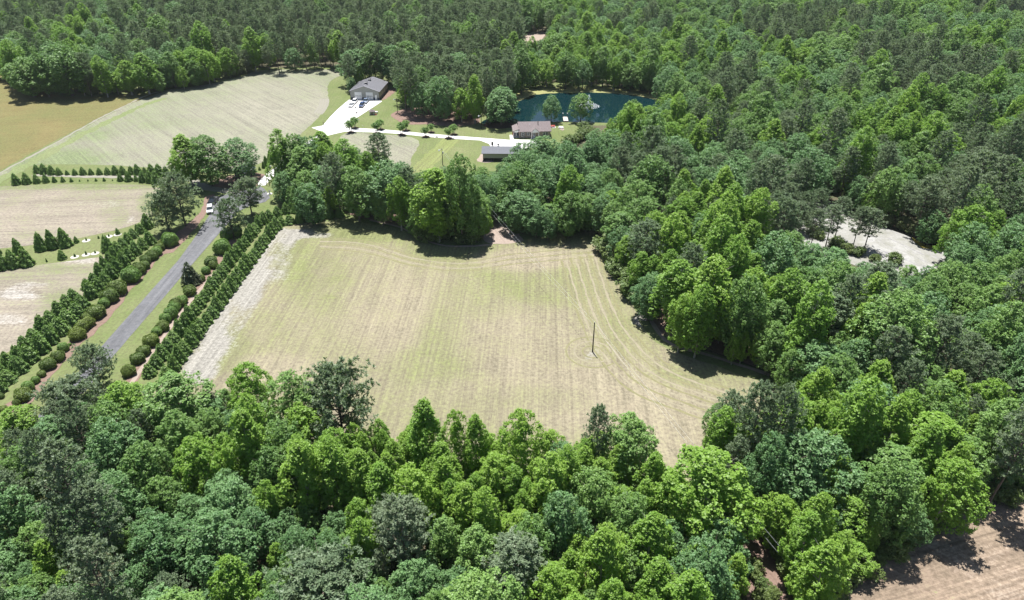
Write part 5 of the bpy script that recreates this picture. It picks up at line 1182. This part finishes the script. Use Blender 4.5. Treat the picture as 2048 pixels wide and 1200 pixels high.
# ------------------------------------------------------------------ vehicles
def vehicle(name, px, py, nx, ny, paint, lab, kind='suv', cat='car'):
    A = G(px, py); B = G(px + nx, py + ny); rz = math.atan2(B.y - A.y, B.x - A.x)
    t = tag(empty(name, A, rz), lab, cat); hw = .95
    if kind == 'pickup': L = 5.7; body = [(-2.85, .45), (2.75, .40), (2.85, .95), (2.6, 1.08), (1.5, 1.15), (-.6, 1.12), (-2.85, 1.12)]; cab = [(1.5, 1.14), (.75, 1.85), (-.55, 1.88), (-.75, 1.14)]
    elif kind == 'sedan': L = 4.8; body = [(-2.4, .35), (2.3, .30), (2.42, .65), (2.2, .82), (1.1, .92), (-1.7, .95), (-2.35, .9)]; cab = [(1.15, .91), (.35, 1.42), (-.9, 1.44), (-1.75, .94)]
    else: L = 4.8; body = [(-2.35, .42), (2.3, .38), (2.42, .85), (2.2, 1.0), (1.2, 1.08), (-2.3, 1.1), (-2.4, .8)]; cab = [(1.25, 1.07), (.5, 1.72), (-1.9, 1.76), (-2.3, 1.09)]
    b = MB(); b.prism(body, -hw, hw, paint); bo = b.build('body', t); bv = bo.modifiers.new('bevel', 'BEVEL'); bv.width = .07; bv.segments = 2
    b = MB(); n = len(cab)
    vs = [(x, -(hw - .06) if z < 1.3 and i in (0, n - 1) else -(hw - .26), z) for i, (x, z) in enumerate(cab)] + [(x, (hw - .06) if z < 1.3 and i in (0, n - 1) else (hw - .26), z) for i, (x, z) in enumerate(cab)]
    b.add(vs, [(0, 1, 2, 3), (7, 6, 5, 4), (0, 4, 5, 1), (2, 6, 7, 3)], M['glass']); b.add(vs, [(1, 5, 6, 2)], M['glass']); b.build('windows', t)
    b = MB(); (x1, z1), (x2, z2) = cab[1], cab[2]; b.box(x2 - .03, x1 + .03, -(hw - .24), hw - .24, max(z1, z2) + .005, max(z1, z2) + .06, paint, .05); b.build('roof', t)
    for x in (-L * .31, L * .33):
        for s in (-1, 1):
            b = MB(); y = s * (hw - .08); b.tube([(x, y - .12, .36), (x, y + .12, .36)], [.36, .36], M['trim'], 12); w_ = b.build('wheel', t)
            b = MB(); yy = y + s * .125; b.tube([(x, yy - .005, .36), (x, yy + .005, .36)], [.2, .2], M['metal'], 10); b.build('rim', w_)
    zf = body[2][1] - .12
    for s in (-1, 1):
        b = MB(); b.box(body[2][0] - .1, body[2][0] + .03, s * .68 - .2, s * .68 + .2, zf - .08, zf + .1, M['white']); b.build('headlight', t)
        b = MB(); b.box(-L / 2 - .03, -L / 2 + .05, s * .75 - .12, s * .75 + .12, .75, .95, M['red']); b.build('tail_light', t)
        b = MB(); b.box(.95, 1.15, s * 1.02 - .1, s * 1.02 + .1, body[4][1], body[4][1] + .16, paint); b.build('mirror', t)
    b = MB(); b.box(body[2][0] - .02, body[2][0] + .05, -.42, .42, zf - .15, zf + .08, M['trim']); b.build('grille', t)
    if kind == 'pickup':
        b = MB(); b.box(-2.7, -.85, -.78, .78, 1.121, 1.14, M['trim']); b.build('bed', t)
        for s in (-1, 1): b = MB(); b.box(-2.8, -.8, s * .86 - .08, s * .86 + .08, 1.122, 1.27, paint); b.build('bed_rail', t)
def paint(n, c): 
    m = plain(n, c, .25, .0, .02); m.node_tree.nodes['Principled BSDF'].inputs['Coat Weight'].default_value = .6; return m
pw, pb, pblk, ps_ = paint('white_car_paint', (.75, .76, .78)), paint('blue_car_paint', (.03, .06, .16)), paint('black_car_paint', (.008, .01, .015)), paint('silver_blue_paint', (.20, .26, .36))
vehicle('parked_car', 703, 212.5, -5.2, 5.5, pw, 'white sedan parked at the front left on the garage driveway', 'sedan')
vehicle('parked_car', 709.5, 206, -5.2, 5.5, pw, 'white car parked behind the white sedan near the garage door', 'suv')
vehicle('parked_car', 724, 213.2, -5.2, 6.0, pb, 'dark blue SUV parked at the front right on the garage driveway', 'suv')
vehicle('parked_car', 732, 205, -5.2, 6.0, ps_, 'silver-blue pickup parked before the right garage door', 'pickup', 'pickup truck')
vehicle('parked_pickup', 427, 406, -10, 10, pblk, 'black pickup truck parked on the verge of the road', 'pickup', 'pickup truck')
vehicle('parked_car', 421, 423, -1.0, 10, pw, 'white SUV parked nose-on in front of the black pickup', 'suv')

# ------------------------------------------------------------------ posts, gate, small yard things
def post(px, py, h, r, lab, nm='fence_post', mat=None, cat='post', group=None):
    b = MB(); b.tube([(0, 0, 0), (0, 0, h * .95), (0, 0, h)], [r, r, r * .6], mat or M['wood'], 6)
    o = tag(b.build(nm), lab, cat, group); o.location = G(px, py); return o
fpx = [(533.6, 371), (546, 375), (551, 380.5), (556, 385), (561.6, 390)]
fn = tag(empty('wooden_fence', G(533.6, 371), 0), 'short wooden post fence beside the driveway gate', 'fence'); o0 = G(533.6, 371)
for (x, y) in fpx:
    g = G(x, y) - o0; b = MB(); b.tube([(g.x, g.y, 0), (g.x, g.y, 1.5)], [.11, .10], M['wood'], 6); b.build('post', fn)
for a_, b_ in zip(fpx, fpx[1:]):
    for z in (.6, 1.2):
        u, w = G(*a_) - o0, G(*b_) - o0; b = MB(); b.tube([(u.x, u.y, z), (w.x, w.y, z)], [.04, .04], M['wood'], 4); b.build('rail', fn)
post(539, 370, 2.2, .16, 'thick dark gate post at the driveway mouth', 'gate_post'); post(562, 407, 2.0, .1, 'single dark post on the lawn right of the turning circle')
t = tag(empty('bird_bath', G(539.5, 388), 0), 'dark bird bath on a pale base on the lawn by the gate', 'bird bath')
b = MB(); b.tube([(0, 0, 0.02), (0, 0, .15)], [.9, .85], M['conc'], 12); b.build('base', t)
b = MB(); b.tube([(0, 0, .15), (0, 0, .8), (0, 0, .9)], [.14, .1, .14], M['trim'], 8); b.build('stem', t)
b = MB(); b.tube([(0, 0, .9), (0, 0, 1.08)], [.2, .5], M['trim'], 12); b.build('bowl', t)
t = tag(empty('basketball_hoop', G(713.2, 226.5), 2.3), 'portable basketball hoop standing on the white driveway', 'basketball hoop')
b = MB(); b.box(-.5, .5, -.35, .35, 0.07, .4, M['trim'], .08); b.build('base', t)
b = MB(); b.tube([(0, 0, .4), (.1, 0, 1.6), (.3, 0, 2.6)], [.05, .05, .05], M['metal'], 6); b.build('mast', t)
b = MB(); b.box(.34, .38, -.5, .5, 2.2, 2.9, M['white']); b.build('backboard', t)
b = MB(); b.tube([(.38, 0, 2.35), (.8, 0, 2.35)], [.03, .03], M['red'], 5); b.build('rim', t)
post(647, 249.5, 1.3, .14, 'dark gate post on the left side of the driveway', 'gate_post'); post(692.5, 252, 1.3, .14, 'dark gate post on the right side of the driveway', 'gate_post')
post(726, 254.5, .8, .08, 'small pale marker post beside the driveway', 'marker_post', M['white'])
t = tag(empty('road_sign', G(717, 243.5), 0), 'small white sign at the driveway junction', 'sign'); b = MB(); b.tube([(0, 0, 0), (0, 0, 1.1)], [.05, .05], M['metal'], 5); b.build('post', t); b = MB(); b.box(-.5, .5, -.06, -.02, .8, 1.2, M['white']); b.build('panel', t)
b = MB(); b.box(-.9, .9, -.6, .6, 0.02, .10, M['conc']); b.box(-.5, .5, -.35, .35, .10, .35, M['trim'], .1); t = tag(b.build('drain_inlet'), 'pale concrete drain inlet with dark lid beside the driveway', 'drain'); t.location = G(873.5, 274.8)
post(269, 750, 1.3, .09, 'short dark post at the near end of the footpath'); post(17.5, 828, 1.3, .09, 'short dark post by the bottom left trees')

# ------------------------------------------------------------------ air: faint summer haze round camera and scene
hm = bpy.data.materials.new('summer_haze'); hm.use_nodes = True; nt = hm.node_tree; nt.nodes.remove(nt.nodes['Principled BSDF'])
pv = nt.nodes.new('ShaderNodeVolumePrincipled'); pv.inputs['Color'].default_value = (.86, .93, .98, 1); pv.inputs['Density'].default_value = 0.00005; pv.inputs['Anisotropy'].default_value = 0.2
nt.links.new(pv.outputs[0], nt.nodes['Material Output'].inputs['Volume'])
b = MB(); b.box(-2600, 2600, -800, 3600, -1.5, 96, hm); tag(b.build('haze'), kind='stuff')
